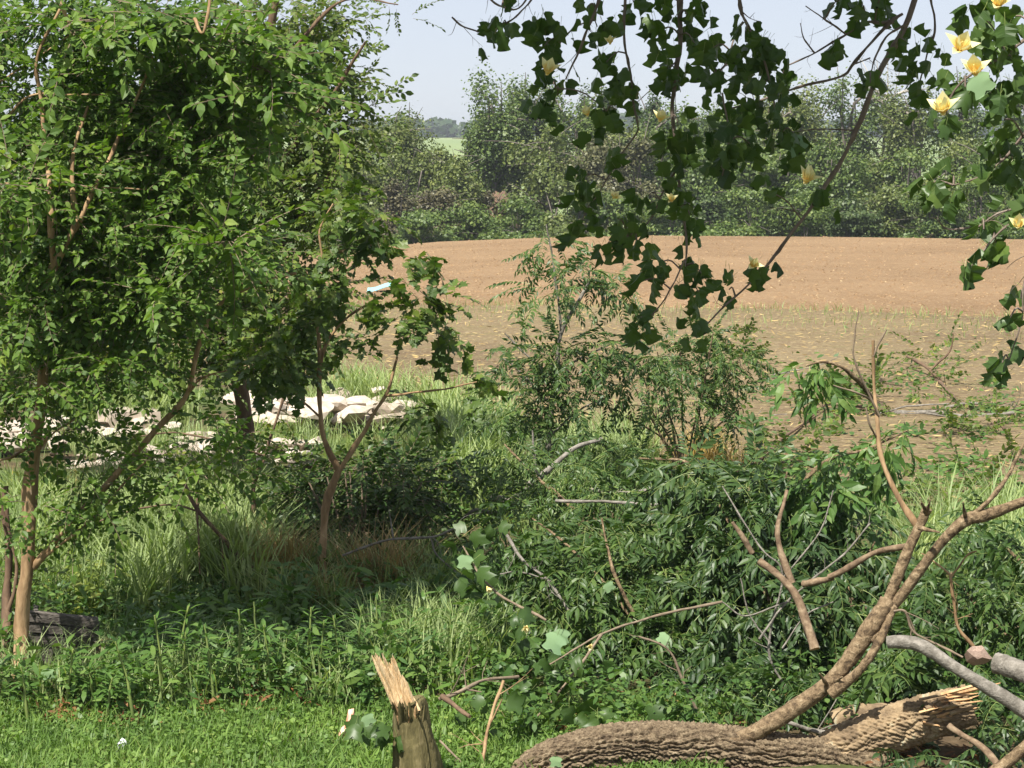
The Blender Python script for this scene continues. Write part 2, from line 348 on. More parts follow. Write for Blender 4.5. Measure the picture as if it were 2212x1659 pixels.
# ================================================================== SETTING
def ground_mat():
    m, nt, b = new_mat('ground'); p = geopos(nt)
    n1 = noise(nt, .8, 5, p); n2 = noise(nt, 14, 5, p)
    soil = ramp(nt, n2.outputs[0], [(.3, (.050, .035, .020)), (.7, (.12, .085, .05))]).outputs[0]
    moss = ramp(nt, n2.outputs[0], [(.3, (.030, .055, .014)), (.7, (.085, .13, .032))]).outputs[0]
    nt.links.new(mixc(nt, ramp(nt, n1.outputs[0], [(.40, (0, 0, 0)), (.58, (1, 1, 1))]).outputs[0], soil, moss), b.inputs['Base Color'])
    b.inputs['Roughness'].default_value = .95; b.inputs['Specular IOR Level'].default_value = .1; return m
def soil_mat(name, c0, c1, c2, straw, amount, row=6.0, green=None):
    m, nt, b = new_mat(name); p = geopos(nt, (1, 1, 1)); pr = geopos(nt, (.55, 3.2, 1), (0, 0, .03))
    n1 = noise(nt, .22, 6, p, .5); n2 = noise(nt, row, 6, pr, .3); n3 = noise(nt, 26, 3, geopos(nt, (.6, 1.3, 1)))
    f = math_n(nt, 'ADD', math_n(nt, 'MULTIPLY', n1.outputs[0], .45), math_n(nt, 'MULTIPLY', n2.outputs[0], .55))
    col = ramp(nt, f, [(.34, c0), (.5, c1), (.66, c2)]).outputs[0]
    st = ramp(nt, n3.outputs[0], [(amount, (0, 0, 0)), (amount + .06, (1, 1, 1))]).outputs[0]
    col = mixc(nt, st, col, straw)
    if green:
        n4 = noise(nt, 1.1, 5, geopos(nt, (.7, 2.2, 1))); n5 = noise(nt, 9, 3, p)
        gm = math_n(nt, 'MULTIPLY', ramp(nt, n4.outputs[0], [(.46, (0, 0, 0)), (.62, (.8, .8, .8))]).outputs[0], ramp(nt, n5.outputs[0], [(.4, (0, 0, 0)), (.6, (1, 1, 1))]).outputs[0])
        col = mixc(nt, gm, col, green)
    nt.links.new(col, b.inputs['Base Color']); b.inputs['Roughness'].default_value = .95; b.inputs['Specular IOR Level'].default_value = .1
    bp = nt.nodes.new('ShaderNodeBump'); bp.inputs['Strength'].default_value = .9; bp.inputs['Distance'].default_value = .12
    nt.links.new(n2.outputs[0], bp.inputs['Height']); nt.links.new(bp.outputs[0], b.inputs['Normal']); return m
def sheet(name, xs, ys, mat, lift=0.0, mask=None, kind='structure', label=None, fx=None):
    X, Y = np.meshgrid(xs, ys)
    if fx is not None: Y = fx(X, Y)
    v = np.stack([X, Y, H(X, Y) + lift], -1)
    o = MB().add(v, grid_faces(len(ys), len(xs), False), 0, True).build(name, mat); o['kind'] = kind
    if label: o['label'] = label
    return o
xs = np.concatenate([-np.geomspace(2500, 14, 26), np.linspace(-13, 13, 90), np.geomspace(14, 2500, 26)])
ys = np.concatenate([[-60, -20, 0], np.linspace(4, 30, 90), np.linspace(31, 70, 60), np.linspace(70.4, 112, 40), np.geomspace(116, 5000, 40)])
sheet('ground', xs, ys, ground_mat(), label='rough green and brown ground below the undergrowth')
MS = soil_mat('ploughed_soil', (.175, .112, .061), (.248, .162, .089), (.305, .207, .118), (.44, .335, .20), .59)
MT = soil_mat('stubble', (.125, .086, .052), (.205, .152, .088), (.28, .22, .125), (.40, .33, .185), .58, 7.0, (.20, .170, .080))
wave = lambda x: 36.0 + .25 * np.sin(x * .5) + .16 * np.sin(x * 1.7) - np.interp(x, [-8, 8], [-3, 3.0])
fxs = np.linspace(-45, 60, 210)
sheet('ploughed_field', fxs, np.linspace(0, 1, 80), MS, .02, fx=lambda X, T: wave(X) - .6 + (71.5 - wave(X) + .6) * T, label='bare tan ploughed field rising to its crest')
near = lambda x: np.interp(x, [-9, -4, -1.5, 0, 2, 4, 8], [27.5, 26, 22.5, 20.5, 16.0, 15.0, 15.0]) + .4 * np.sin(x * 2.1) + .25 * np.sin(x * 5.3)
sheet('stubble_field', np.linspace(-30, 36, 240), np.linspace(0, 1, 60), MT, .028, fx=lambda X, T: near(X) + (wave(X) - near(X)) * T, label='brown stubble strip strewn with straw below the ploughed field')
m, nt, b = new_mat('far_field'); n1 = noise(nt, .02, 3, geopos(nt, (1, .3, 1)))
nt.links.new(ramp(nt, n1.outputs[0], [(.3, (.13, .19, .06)), (.7, (.21, .26, .10))]).outputs[0], b.inputs['Base Color']); b.inputs['Roughness'].default_value = .95
sheet('far_field', np.linspace(-400, 400, 60), np.geomspace(150, 660, 40), m, .15, label='pale green crop field far beyond the hedgerow')

# distant wood
def wood():
    mb = MB(); n = 26000
    x = rng.uniform(-330, 330, n); y = rng.uniform(640, 668, n)
    top = 5.4 + 1.2 * np.sin(x * .05) + .9 * np.sin(x * .19 + 1) + .6 * np.sin(x * .53) + .5 * np.sin(x * 1.3)
    z = -.6 + (top + .6) * rng.uniform(0, 1, n) ** .7
    tp = (A([[-.5, 0, 0], [0, -.5, 0], [.5, 0, 0], [0, .5, 0]]), A([[0, 1, 2], [0, 2, 3]]), np.zeros(2, int))
    up = unit(rng.normal(0, .6, (n, 3)) + A([0, -.3, 1]))
    stamp(mb, tp, np.stack([x, y, z], -1), basis(unit(rng.standard_normal((n, 3))), up), rng.uniform(1.4, 3.0, n))
    mb.build('distant_wood', M['far_wood'], None, (0, 650, -.4), kind='stuff', label='long low wood blue with distance beyond the far field', category='wood')
wood()

# ------------------------------------------------------------------ hedgerow of trees behind the crest
RH = (A([[-.5, 0, 0], [0, -.36, 0], [.5, 0, 0], [0, .36, 0]]), A([[0, 1, 2], [0, 2, 3]]), np.zeros(2, int))
def far_tree(name, label, cat, group, dx, top, w, D, mat, n=9000, airy=.25, trunk='bark_far', low=.1, leaf=.17, bare=0, limbs=9, seed=0):
    r = np.random.default_rng(seed + int(dx)); c = P(dx, top, D); gx = c[0]; gz = float(H(gx, D)); hgt = c[2] - gz; wid = w * 1.15 / F * D / 2
    base = A([gx, D, gz]); t = thing(name, label, cat, base, group)
    tr = MB(); lean = r.normal(0, .05)
    forks = r.integers(1, 4) if cat == 'tree' else 3
    tops = []
    for k in range(forks):
        off = r.normal(0, .18) * wid if forks > 1 else 0
        pts = [base + A([off * .2, 0, -.1]), base + A([off + lean * hgt * .3, r.normal(0, .2), hgt * .35]), base + A([off * 1.8 + lean * hgt, r.normal(0, .3), hgt * .86])]
        cc, _ = tube(tr, pts, .028 * hgt / forks ** .5, .006 * hgt, 8, 6); tops.append(cc)
    bl = []
    for k in range(limbs):
        cc = tops[k % forks]; u = r.uniform(low, .98); p0 = cc[min(int((.25 + .75 * u) * 7.5), 7)]
        ang = r.uniform(0, 2 * np.pi); rad = wid * (1.0 - .45 * max(u - .35, 0)) * r.uniform(.45, 1.0)
        p1 = A([p0[0] + math.cos(ang) * rad, p0[1] + math.sin(ang) * rad * .7, base[2] + hgt * (low + (1 - low) * u) - .12 * hgt])
        if k == 0: p1 = A([gx, D, base[2] + hgt * .9])
        pm = (p0 + p1) / 2 + A([0, 0, .05 * hgt])
        tube(tr, [p0, pm, p1], .010 * hgt, .003 * hgt, 6, 5)
        bl.append((p1, wid * r.uniform(.32, .55), hgt * r.uniform(.10, .17)))
        for q in range(2 + bare * 3):
            e = p1 + A([r.normal(0, .5) * wid, r.normal(0, .4) * wid, abs(r.normal(0, .14)) * hgt]); tube(tr, [pm, (pm + e) / 2 + A([0, 0, .1]), e], .005 * hgt, .0015 * hgt, 5, 4, cap=False)
    tr.build('trunk', M[trunk], t, base)
    k = r.integers(0, len(bl), n); ctr = A([q[0] for q in bl])[k]; rx = A([q[1] for q in bl])[k]; rz = A([q[2] for q in bl])[k]
    # sub-clumps inside every limb's head of leaves
    nc = 26; cl = unit(r.standard_normal((len(bl), nc, 3))) * r.uniform(.35, 1.05, (len(bl), nc, 1)); q = cl[k, r.integers(0, nc, n)]
    off = q + r.normal(0, airy, (n, 3)); pos = ctr + off * np.stack([rx, rx, rz], -1)
    pos[:, 2] = np.maximum(pos[:, 2], gz + .05)
    up = unit(off * A([1, 1, 1.2]) + A([0, 0, .7]) + r.normal(0, .5, (n, 3)))
    mb = MB(); stamp(mb, RH, pos, basis(unit(r.standard_normal((n, 3))), up), r.uniform(.6, 1.35, n) * leaf)
    mb.build('crown', M[mat], t, base, kind='stuff')
    return t
ORD = ['first', 'second', 'third', 'fourth', 'fifth', 'sixth', 'seventh', 'eighth', 'ninth', 'tenth', 'eleventh', 'twelfth', 'thirteenth', 'fourteenth', 'fifteenth', 'sixteenth', 'seventeenth', 'eighteenth', 'nineteenth']
back = [(795, 262, 170, 97, 'far_olive', 'olive green'), (872, 246, 150, 98, 'far_olive', 'olive green'), (945, 320, 90, 96, 'far_olive', 'short olive green'),
        (1045, 168, 120, 100, 'far_green', 'tall fresh green'), (1120, 186, 110, 101, 'far_green', 'fresh green'), (1185, 185, 100, 102, 'far_green', 'bright green'),
        (1250, 225, 110, 100, 'far_green', 'fresh green'), (1305, 196, 70, 104, 'far_dark', 'slim dark green'), (1345, 270, 120, 99, 'far_olive', 'olive green'),
        (1412, 210, 60, 104, 'far_dark', 'slim dark green'), (1470, 228, 150, 100, 'far_green', 'fresh green'), (1570, 222, 160, 100, 'far_green', 'fresh green'),
        (1655, 205, 140, 101, 'far_olive', 'olive green'), (1735, 185, 140, 102, 'far_olive', 'tall olive green'), (1810, 168, 130, 103, 'far_green', 'tall fresh green'),
        (1915, 168, 130, 104, 'far_grey', 'half-bare pale'), (2000, 205, 130, 102, 'far_olive', 'olive green'), (2090, 170, 150, 103, 'far_green', 'tall fresh green'), (2190, 190, 150, 101, 'far_green', 'fresh green')]
for i, (dx, top, w, D, mt, look) in enumerate(back):
    g = mt == 'far_grey'
    far_tree('tree', f'{look} tree, {ORD[i]} from the left in the hedgerow\'s back row', 'tree', 'back row of hedgerow trees', dx, top, w, D, mt,
             n=4500 if g else 12500, trunk='bark_pale' if g else 'bark_far', bare=2 if g else 0, low=.3 if w < 130 else .2, limbs=12, leaf=.11 if g else .135, airy=.28, seed=i)
mid = [(775, 350, 150, 92, 'far_olive', 'olive'), (865, 335, 140, 92, 'far_olive', 'olive'), (985, 345, 110, 91, 'far_olive', 'olive'), (1190, 290, 150, 92, 'far_olive', 'olive'), (1290, 300, 140, 91, 'far_grey', 'grey-brown'),
       (1390, 300, 140, 92, 'far_grey', 'grey-brown'), (1490, 330, 150, 91, 'far_green', 'green'), (1590, 320, 150, 91, 'far_green', 'green'), (1690, 320, 150, 92, 'far_green', 'green'), (1790, 310, 150, 91, 'far_green', 'green'),
       (1880, 345, 130, 92, 'far_olive', 'olive'), (1970, 320, 140, 91, 'far_green', 'green'), (2070, 300, 150, 92, 'far_olive', 'olive'), (2170, 310, 150, 91, 'far_green', 'green')]
for i, (dx, top, w, D, mt, look) in enumerate(mid):
    far_tree('small_tree', f'bushy {look} tree of the hedgerow, {ORD[i]} from the left in the middle row', 'tree', 'middle row of hedgerow trees', dx, top, w, D, mt, n=10500, low=.08, limbs=12, airy=.3, leaf=.135, seed=40 + i)
front = [(1050, 402, 70, 90, 'far_brown', 'brown twiggy'), (770, 440, 130, 88, 'far_olive', 'olive'), (850, 425, 110, 87, 'far_brown', 'brown twiggy'), (950, 385, 110, 88, 'far_brown', 'brown twiggy'), (905, 470, 140, 85, 'far_green', 'green'), (1010, 455, 130, 85, 'far_green', 'green'),
         (1120, 430, 150, 85, 'far_green', 'green'), (1220, 410, 130, 86, 'far_olive', 'olive'), (1330, 420, 150, 86, 'far_green', 'green'), (1440, 430, 140, 85, 'far_green', 'green'), (1540, 420, 140, 86, 'far_dark', 'dark green'),
         (1640, 420, 140, 85, 'far_green', 'green'), (1740, 410, 140, 86, 'far_green', 'green'), (1830, 430, 130, 85, 'far_dark', 'dark green'), (1920, 425, 130, 86, 'far_olive', 'olive'), (2010, 420, 140, 85, 'far_green', 'green'), (2100, 415, 140, 86, 'far_green', 'green'), (2190, 420, 130, 85, 'far_green', 'green')]
front.sort(); sorted_ord = ORD; fr_ = np.random.default_rng(5); front = [(q[0], q[1] + float(fr_.uniform(-38, 26)), q[2] * float(fr_.uniform(.8, 1.2)), q[3] + float(fr_.uniform(-1, 3)), q[4], q[5]) for q in front]
for i, (dx, top, w, D, mt, look) in enumerate(front):
    far_tree('shrub', f'{look} shrub peeping over the field crest, {sorted_ord[i]} from the left in the front row', 'shrub', 'front row of hedgerow shrubs', dx, top, w, D, mt, n=8000, low=.05, limbs=9, airy=.34, leaf=.125, bare=1 if mt == 'far_brown' else 0, seed=80 + i)
def bank():
    c = P(1068, 378, 95.0); n = 40; u = np.linspace(-1, 1, n); X, Z = np.meshgrid(u, u)
    r2 = np.clip(1 - np.abs(X) ** 3 - .5 * (Z < 0) * Z ** 2 - (Z > 0) * Z ** 2, 0, 1); nz = .22 * np.sin(X * 7 + Z * 3) + .16 * np.sin(Z * 11 - X * 5) + .1 * np.sin(X * 19 + Z * 13)
    g = c[2] - 4.2
    v = np.stack([c[0] + X * 1.9, c[1] + 2.6 * Z + nz * .5, g + r2 * (4.0 + nz * 1.6) * (.75 + .25 * Z)], -1)
    m = soil_mat('red_earth', (.105, .065, .045), (.15, .095, .065), (.20, .135, .09), (.27, .20, .13), .64)
    o = MB().add(v, grid_faces(n, n, False), 0, True).build('earth_bank', m); o['kind'] = 'structure'; o['label'] = 'bare reddish earth bank showing between the hedgerow shrubs'
bank()

# ================================================================== LEFT TREES
def limb(t, base, pts, px0, px1, mat='bark_tan', name='branch', n=None, sides=8, D=None, wob=.07, tl=0):
    """a limb through frame points (dx, dy, D); thickness in frame pixels at its own distance"""
    w = PX(pts); r0 = px0 / F * pts[0][2] / 2; r1 = px1 / F * pts[-1][2] / 2
    mb = MB(); tube(mb, w, r0, r1, n or max(10, 5 * len(pts)), sides, wob=wob, twiglets=tl); return mb.build(name, M[mat], t, base)

# the slim tan-barked tree at the far left
bA = G(42, 1492); tA = thing('slim_tree', 'slim tan-barked tree with bright small leaves at the left edge of the lawn', 'tree', bA)
limb(tA, bA, [(38, 1500, bA[1]), (48, 1380, 10.75), (62, 1230, 10.75), (66, 1080, 10.8), (72, 960, 10.7), (95, 760, 10.55), (116, 575, 10.3)], 40, 22, name='trunk', n=26, sides=10)
for pts, a, b_ in [([(116, 580, 10.3), (112, 500, 10.2), (108, 430, 10.25), (92, 250, 10.7), (80, 130, 10.7), (130, 20, 10.7)], 15, 6),
                   ([(118, 575, 10.3), (140, 535, 10.2), (165, 480, 10.2), (155, 430, 10.3), (160, 330, 10.4), (190, 230, 10.6)], 17, 6),
                   ([(160, 500, 10.2), (185, 450, 10.2), (240, 330, 10.45), (290, 228, 10.6), (330, 120, 10.5)], 12, 5),
                   ([(72, 1225, 10.75), (190, 1090, 10.7), (320, 950, 10.65), (400, 855, 10.6), (428, 750, 10.6), (470, 665, 10.6), (560, 610, 10.6), (640, 590, 10.6)], 16, 7),
                   ([(405, 850, 10.6), (440, 815, 10.5), (490, 800, 10.45)], 6, 3),
                   ([(66, 960, 10.8), (30, 985, 10.7), (-20, 1000, 10.6)], 8, 4), ([(80, 1215, 10.75), (200, 1120, 10.6), (290, 1020, 10.5), (330, 985, 10.5)], 7, 4),
                   ([(66, 1010, 10.8), (100, 950, 10.7), (170, 900, 10.6)], 7, 3),
                   ([(95, 780, 10.8), (170, 750, 10.6), (240, 660, 10.5)], 6, 3), ([(420, 40, 10.4), (440, 70, 10.35), (455, -20, 10.4)], 8, 6),
                   ([(-20, 300, 10.8), (60, 210, 10.75), (150, 205, 10.75), (300, 205, 10.8)], 6, 3), ([(-20, 190, 10.9), (70, 130, 10.9), (160, 70, 10.9)], 5, 3),
                   ([(-20, 395, 10.5), (120, 400, 10.4), (330, 410, 10.4)], 5, 3), ([(150, 50, 10.4), (135, 20, 10.4), (120, -30, 10.4)], 8, 7)]:
    limb(tA, bA, pts, a, b_)
blobs = [(90, 50, 11.2, 150, 80), (300, 60, 11.2, 150, 70), (470, 110, 11.1, 110, 60), (540, 190, 10.9, 70, 60), (90, 190, 11.0, 130, 80), (270, 200, 11.0, 160, 80), (430, 240, 10.9, 130, 80),
         (60, 340, 10.8, 110, 80), (230, 350, 10.8, 150, 80), (390, 360, 10.7, 120, 80), (60, 500, 10.6, 110, 90), (220, 510, 10.6, 140, 90), (60, 680, 10.5, 90, 90), (220, 650, 10.55, 120, 80),
         (380, 510, 10.6, 120, 70), (500, 560, 10.5, 90, 50), (330, 650, 10.5, 110, 60), (90, 820, 10.4, 70, 50), (230, 780, 10.45, 90, 50)]
p, d, u = blob_sprays(blobs, 2350, .45, .25, .05, up_n=.3); u = unit(u + A([-.25, -.55, .1])); TW.place(tA, bA, p, d, u, rng.uniform(.62, 1.0, len(p)))
# lower hanging sprays along the leaning limb and across the rubble
blobs = [(140, 930, 10.7, 90, 30), (250, 1000, 10.6, 110, 30), (420, 1010, 10.5, 110, 30), (470, 920, 10.6, 60, 30), (180, 1050, 10.6, 80, 25), (350, 1060, 10.6, 90, 25), (60, 1090, 10.5, 60, 40), (200, 1120, 10.8, 70, 40),
         (510, 940, 10.8, 60, 20)]
p, d, u = blob_sprays(blobs, 140, .3, .1, -.25); TW.place(tA, bA, p, d, u, rng.uniform(.75, 1.1, len(p)), 100)

arc = spline([(120, 70), (210, 45), (320, 40), (430, 55), (510, 110), (560, 170), (600, 230)], 70); k_ = rng.integers(0, 70, 90)
pos = P(arc[k_, 0] + rng.normal(0, 22, 90), arc[k_, 1] + rng.normal(0, 16, 90), 10.55 + rng.normal(0, .08, 90)); dr = unit(np.stack([.7 + rng.normal(0, .5, 90), rng.normal(-.3, .4, 90), -.1 + rng.normal(0, .25, 90)], -1))
TW.place(tA, bA, pos, dr, unit(rng.normal(0, .3, (90, 3)) + A([-.3, -.4, 1])), rng.uniform(1.1, 1.5, 90), 90)
p, d, u = blob_sprays([(50, 390, 10.2, 60, 30), (110, 420, 10.2, 40, 20), (20, 430, 10.2, 30, 25), (490, 520, 10.2, 60, 18), (360, 640, 10.2, 40, 20), (560, 40, 10.6, 30, 25)], 60, .2, .1); TW.place(tA, bA, p, d, u, rng.uniform(1.0, 1.4, 60), 60)

# second tree whose trunk stands at the frame's left edge
bA2 = G(2, 1480); tA2 = thing('slim_tree', 'dark multi-stemmed young tree cut by the left edge of the picture', 'tree', bA2)
for pts, a, b_ in [([(5, 1490, bA2[1]), (12, 1330, 10.9), (20, 1180, 10.95), (10, 1050, 11)], 22, 14), ([(14, 1330, 10.9), (38, 1230, 10.9), (8, 1130, 10.9)], 10, 6),
                   ([(20, 1180, 10.95), (-15, 1000, 11), (-30, 800, 11)], 12, 8)]: limb(tA2, bA2, pts, a, b_, 'bark_brown')
p, d, u = blob_sprays([(-10, 850, 11, 70, 120), (0, 1240, 11.2, 40, 50), (-20, 600, 11, 60, 120)], 120, .4, .1); TB.place(tA2, bA2, p, d, u, rng.uniform(.7, 1.1, len(p)), 120)

# the larger tree behind
bB = A([-1.9, 16.0, float(H(-1.9, 16.0))]); tB = thing('broad_tree', 'broad dark leafy tree reaching to the sky gap, behind the slim tree', 'tree', bB)
for pts, a, b_, nm in [([(520, 1085, 16), (525, 900, 16), (500, 700, 15.9), (520, 420, 15.8), (560, 200, 15.7), (600, -40, 15.6)], 40, 16, 'trunk'),
                       ([(510, 720, 15.9), (590, 560, 15.6), (680, 420, 15.4), (740, 330, 15.3)], 20, 6, 'branch'), ([(520, 430, 15.8), (620, 330, 15.5), (720, 200, 15.4), (790, 90, 15.3)], 18, 5, 'branch'),
                       ([(505, 690, 15.9), (400, 560, 15.6), (300, 420, 15.5)], 20, 6, 'branch'), ([(560, 200, 15.7), (650, 90, 15.5), (740, 0, 15.5), (860, 10, 15.4)], 12, 3, 'branch'),
                       ([(500, 760, 15.9), (610, 720, 15.5), (700, 690, 15.4)], 12, 4, 'branch'), ([(505, 700, 15.9), (400, 720, 15.6), (250, 700, 15.5)], 14, 4, 'branch')]:
    limb(tB, bB, pts, a, b_, 'bark_brown', nm)
blobs = [(600, 40, 16.03, 130, 90), (680, 120, 15.89, 90, 80), (740, 190, 15.77, 50, 50), (620, 190, 15.77, 120, 80), (720, 290, 15.59, 70, 60), (620, 320, 15.54, 130, 80), (680, 420, 15.36, 90, 70), (540, 420, 15.36, 150, 90),
         (600, 540, 15.15, 140, 70), (440, 500, 15.22, 150, 100), (640, 640, 14.98, 110, 60), (480, 640, 14.98, 150, 80), (320, 600, 15.05, 150, 110), (180, 560, 15.12, 150, 130), (360, 740, 14.80, 130, 60), (540, 740, 14.80, 110, 50),
         (200, 740, 14.80, 150, 80), (60, 700, 14.87, 120, 160), (100, 480, 15.26, 150, 150), (300, 330, 15.52, 200, 150), (480, 260, 15.64, 150, 120), (250, 815, 14.6, 110, 30), (400, 800, 14.6, 110, 30), (120, 800, 14.7, 90, 50), (560, 790, 14.7, 90, 30), (650, 740, 14.80, 80, 40), (700, 30, 16.05, 50, 60), (760, 60, 15.99, 25, 40), (770, 250, 15.66, 35, 40)]
p, d, u = blob_sprays(blobs, 2750, .5, .2, 0, up_n=.3); u = unit(u + A([-.25, -.55, .1])); TB.place(tB, bB, p, d, u, rng.uniform(.75, 1.15, len(p)))
p, d, u = blob_sprays([(840, 12, 15.4, 35, 12), (880, 40, 15.4, 14, 16), (790, 40, 15.4, 30, 20), (745, 540, 15, 40, 20)], 26, .2, .1); TB.place(tB, bB, p, d, u, rng.uniform(.5, .7, len(p)), 10)

# forked sapling in the middle
bC = G(700, 1292); DC = bC[1] - .1; tC = thing('sapling', 'tan forked sapling with lobed leaves beside the dark bush', 'tree', bC)
limb(tC, bC, [(698, 1298, DC), (700, 1180, DC), (702, 1095, DC), (718, 1050, DC), (732, 1015, DC)], 19, 15, name='trunk', n=14)
for pts, a, b_ in [([(732, 1018, DC), (708, 970, DC), (694, 910, DC), (690, 800, DC), (686, 680, DC), (700, 600, DC), (730, 545, DC)], 14, 6),
                   ([(734, 1015, DC), (765, 965, DC), (805, 900, DC), (838, 845, DC), (858, 770, DC)], 12, 5), ([(836, 855, DC), (880, 850, DC - .1), (960, 840, DC - .2), (1030, 825, DC - .2)], 6, 3),
                   ([(690, 800, DC), (705, 745, DC), (745, 690, DC), (812, 645, DC)], 8, 4), ([(705, 590, DC), (690, 500, DC), (720, 440, DC)], 6, 3), ([(730, 545, DC), (800, 530, DC), (880, 540, DC)], 6, 3),
                   ([(690, 900, DC), (640, 850, DC), (600, 790, DC)], 5, 3)]: limb(tC, bC, pts, a, b_)
blobs = [(745, 450, DC, 50, 45), (720, 530, DC, 60, 35), (830, 480, DC, 40, 40), (880, 560, DC, 50, 40), (910, 640, DC, 50, 35), (960, 700, DC, 40, 30), (870, 680, DC, 50, 30), (740, 610, DC, 40, 20),
         (665, 640, DC, 50, 40), (790, 720, DC, 60, 20), (930, 880, DC, 40, 25), (1010, 830, DC, 30, 30), (640, 700, DC, 60, 50), (600, 790, DC, 60, 40), (560, 760, DC, 80, 40)]
p, d, u = blob_sprays(blobs, 215, .35, .1, -.2); qx = CX + F * p[:, 0] / p[:, 1]; qy = HORIZON + F * (CAM_H - p[:, 2]) / p[:, 1]; kp = ~((qx > 745) & (qx < 872) & (qy > 555) & (qy < 650)); p, d, u = p[kp], d[kp], u[kp]; TMP.place(tC, bC, p, d, u, rng.uniform(.7, 1.1, len(p)))

# dark bush beside it
bD = G(800, 1225); tD = thing('bush', 'dense dark green bush between the rubble and the dry grass', 'bush', bD)
for k in range(9):
    a = rng.uniform(-120, 130); limb(tD, bD, [(780 + a * .3, 1280, bD[1]), (785 + a * .7, 1150, bD[1] - .1), (790 + a * 1.2, 1010 + abs(a) * .3, bD[1] - .1)], 7, 3, 'bark_twig', 'stem')
p, d, u = blob_sprays([(690, 1080, 13.9, 80, 90), (800, 1030, 13.7, 120, 70), (900, 1060, 13.5, 80, 80), (820, 1130, 13.5, 150, 80), (930, 1150, 13.4, 60, 80), (760, 1020, 13.8, 90, 40), (960, 1010, 13.6, 40, 50), (660, 1050, 13.9, 50, 50)], 560, .5, .2)
TBU.place(tD, bD, p, d, u, rng.uniform(.8, 1.15, len(p)))
# low sprays over the rubble
bD2 = G(560, 1230); tD2 = thing('sapling', 'thin dark stem with sparse leaf sprays crossing the white rubble', 'tree', bD2)
for pts, a, b_, nm in [([(545, 1235, 13.4), (548, 1130, 13.4), (548, 1040, 13.4), (575, 985, 13.4)], 12, 8, 'trunk'), ([(548, 1050, 13.4), (600, 900, 13.4), (625, 800, 13.4), (660, 700, 13.4)], 7, 4, 'branch'),
                       ([(425, 1190, 13.2), (428, 1080, 13.2), (422, 1010, 13.2)], 9, 6, 'branch'), ([(570, 985, 13.4), (480, 955, 13.2), (380, 935, 13.2), (280, 945, 13.2)], 5, 3, 'branch')]: limb(tD2, bD2, pts, a, b_, 'bark_brown', nm)
p, d, u = blob_sprays([(590, 905, 13.3, 50, 18), (540, 935, 13.2, 60, 14), (610, 945, 13.2, 40, 14), (430, 970, 13.2, 60, 20), (330, 960, 13.2, 70, 15), (500, 1040, 13.2, 60, 15), (600, 1000, 13.1, 40, 30)], 60, .3, .1); TB.place(tD2, bD2, p, d, u, rng.uniform(.6, .95, len(p)), 90)

# pinnate sapling in the centre
bE = G(1186, 1075); DE = bE[1]; tE = thing('sapling', 'upright young tree with feathery compound leaves in the middle of the picture', 'tree', bE)
limb(tE, bE, [(1188, 1085, DE), (1186, 1000, DE), (1188, 930, DE), (1200, 800, DE), (1212, 720, DE), (1245, 660, DE), (1280, 600, DE)], 16, 6, 'bark_grey', 'trunk', 22)
for pts, a, b_ in [([(1212, 720, DE), (1205, 640, DE), (1190, 540, DE), (1180, 485, DE)], 6, 3), ([(1200, 810, DE), (1260, 770, DE), (1330, 740, DE)], 5, 3), ([(1195, 880, DE), (1120, 800, DE), (1080, 770, DE)], 5, 3),
                   ([(1200, 820, DE), (1130, 760, DE), (1090, 720, DE)], 5, 3), ([(1190, 940, DE), (1260, 880, DE), (1320, 860, DE)], 5, 3)]: limb(tE, bE, pts, a, b_, 'bark_grey')
p, d, u = blob_sprays([(1180, 540, DE, 35, 50), (1190, 620, DE, 60, 50), (1250, 600, DE, 50, 50), (1350, 630, DE, 50, 40), (1130, 760, DE, 70, 40), (1220, 770, DE, 90, 50), (1320, 760, DE, 80, 45), (1150, 850, DE, 80, 50), (1260, 850, DE, 100, 50), (1370, 820, DE, 70, 50), (1230, 940, DE, 80, 40), (1420, 780, DE, 50, 40), (1100, 890, DE, 60, 40)], 400, .5, .1, -.2)
PSM.place(tE, bE, p, d, u, rng.uniform(.75, 1.15, len(p)), 300, 'compound_leaf')
# reddish stemmed shrub to its right
bF_ = G(1480, 1045); DF = bF_[1]; tF = thing('shrub', 'twiggy shrub with reddish fanned stems at the field edge', 'shrub', bF_)
for e in [(1345, 790), (1390, 860), (1420, 760), (1470, 760), (1520, 840), (1580, 800), (1600, 880), (1440, 880), (1540, 720), (1350, 900)]:
    limb(tF, bF_, [(1478 + rng.normal(0, 5), 1050, DF), (1478 + (e[0] - 1478) * .35, 950, DF), (*e, DF - .2)], 7, 2.5, 'bark_red', 'stem')
p, d, u = blob_sprays([(1460, 760, DF, 60, 40), (1530, 800, DF, 60, 40), (1580, 840, DF, 40, 40), (1480, 860, DF, 80, 40), (1400, 900, DF, 50, 30), (1550, 910, DF, 40, 30), (1520, 720, DF, 50, 30), (1600, 780, DF, 60, 40), (1560, 740, DF, 50, 30)], 220, .4, .1, -.1); PSM.place(tF, bF_, p, d, u, rng.uniform(.65, 1.0, len(p)), 300, 'compound_leaf')
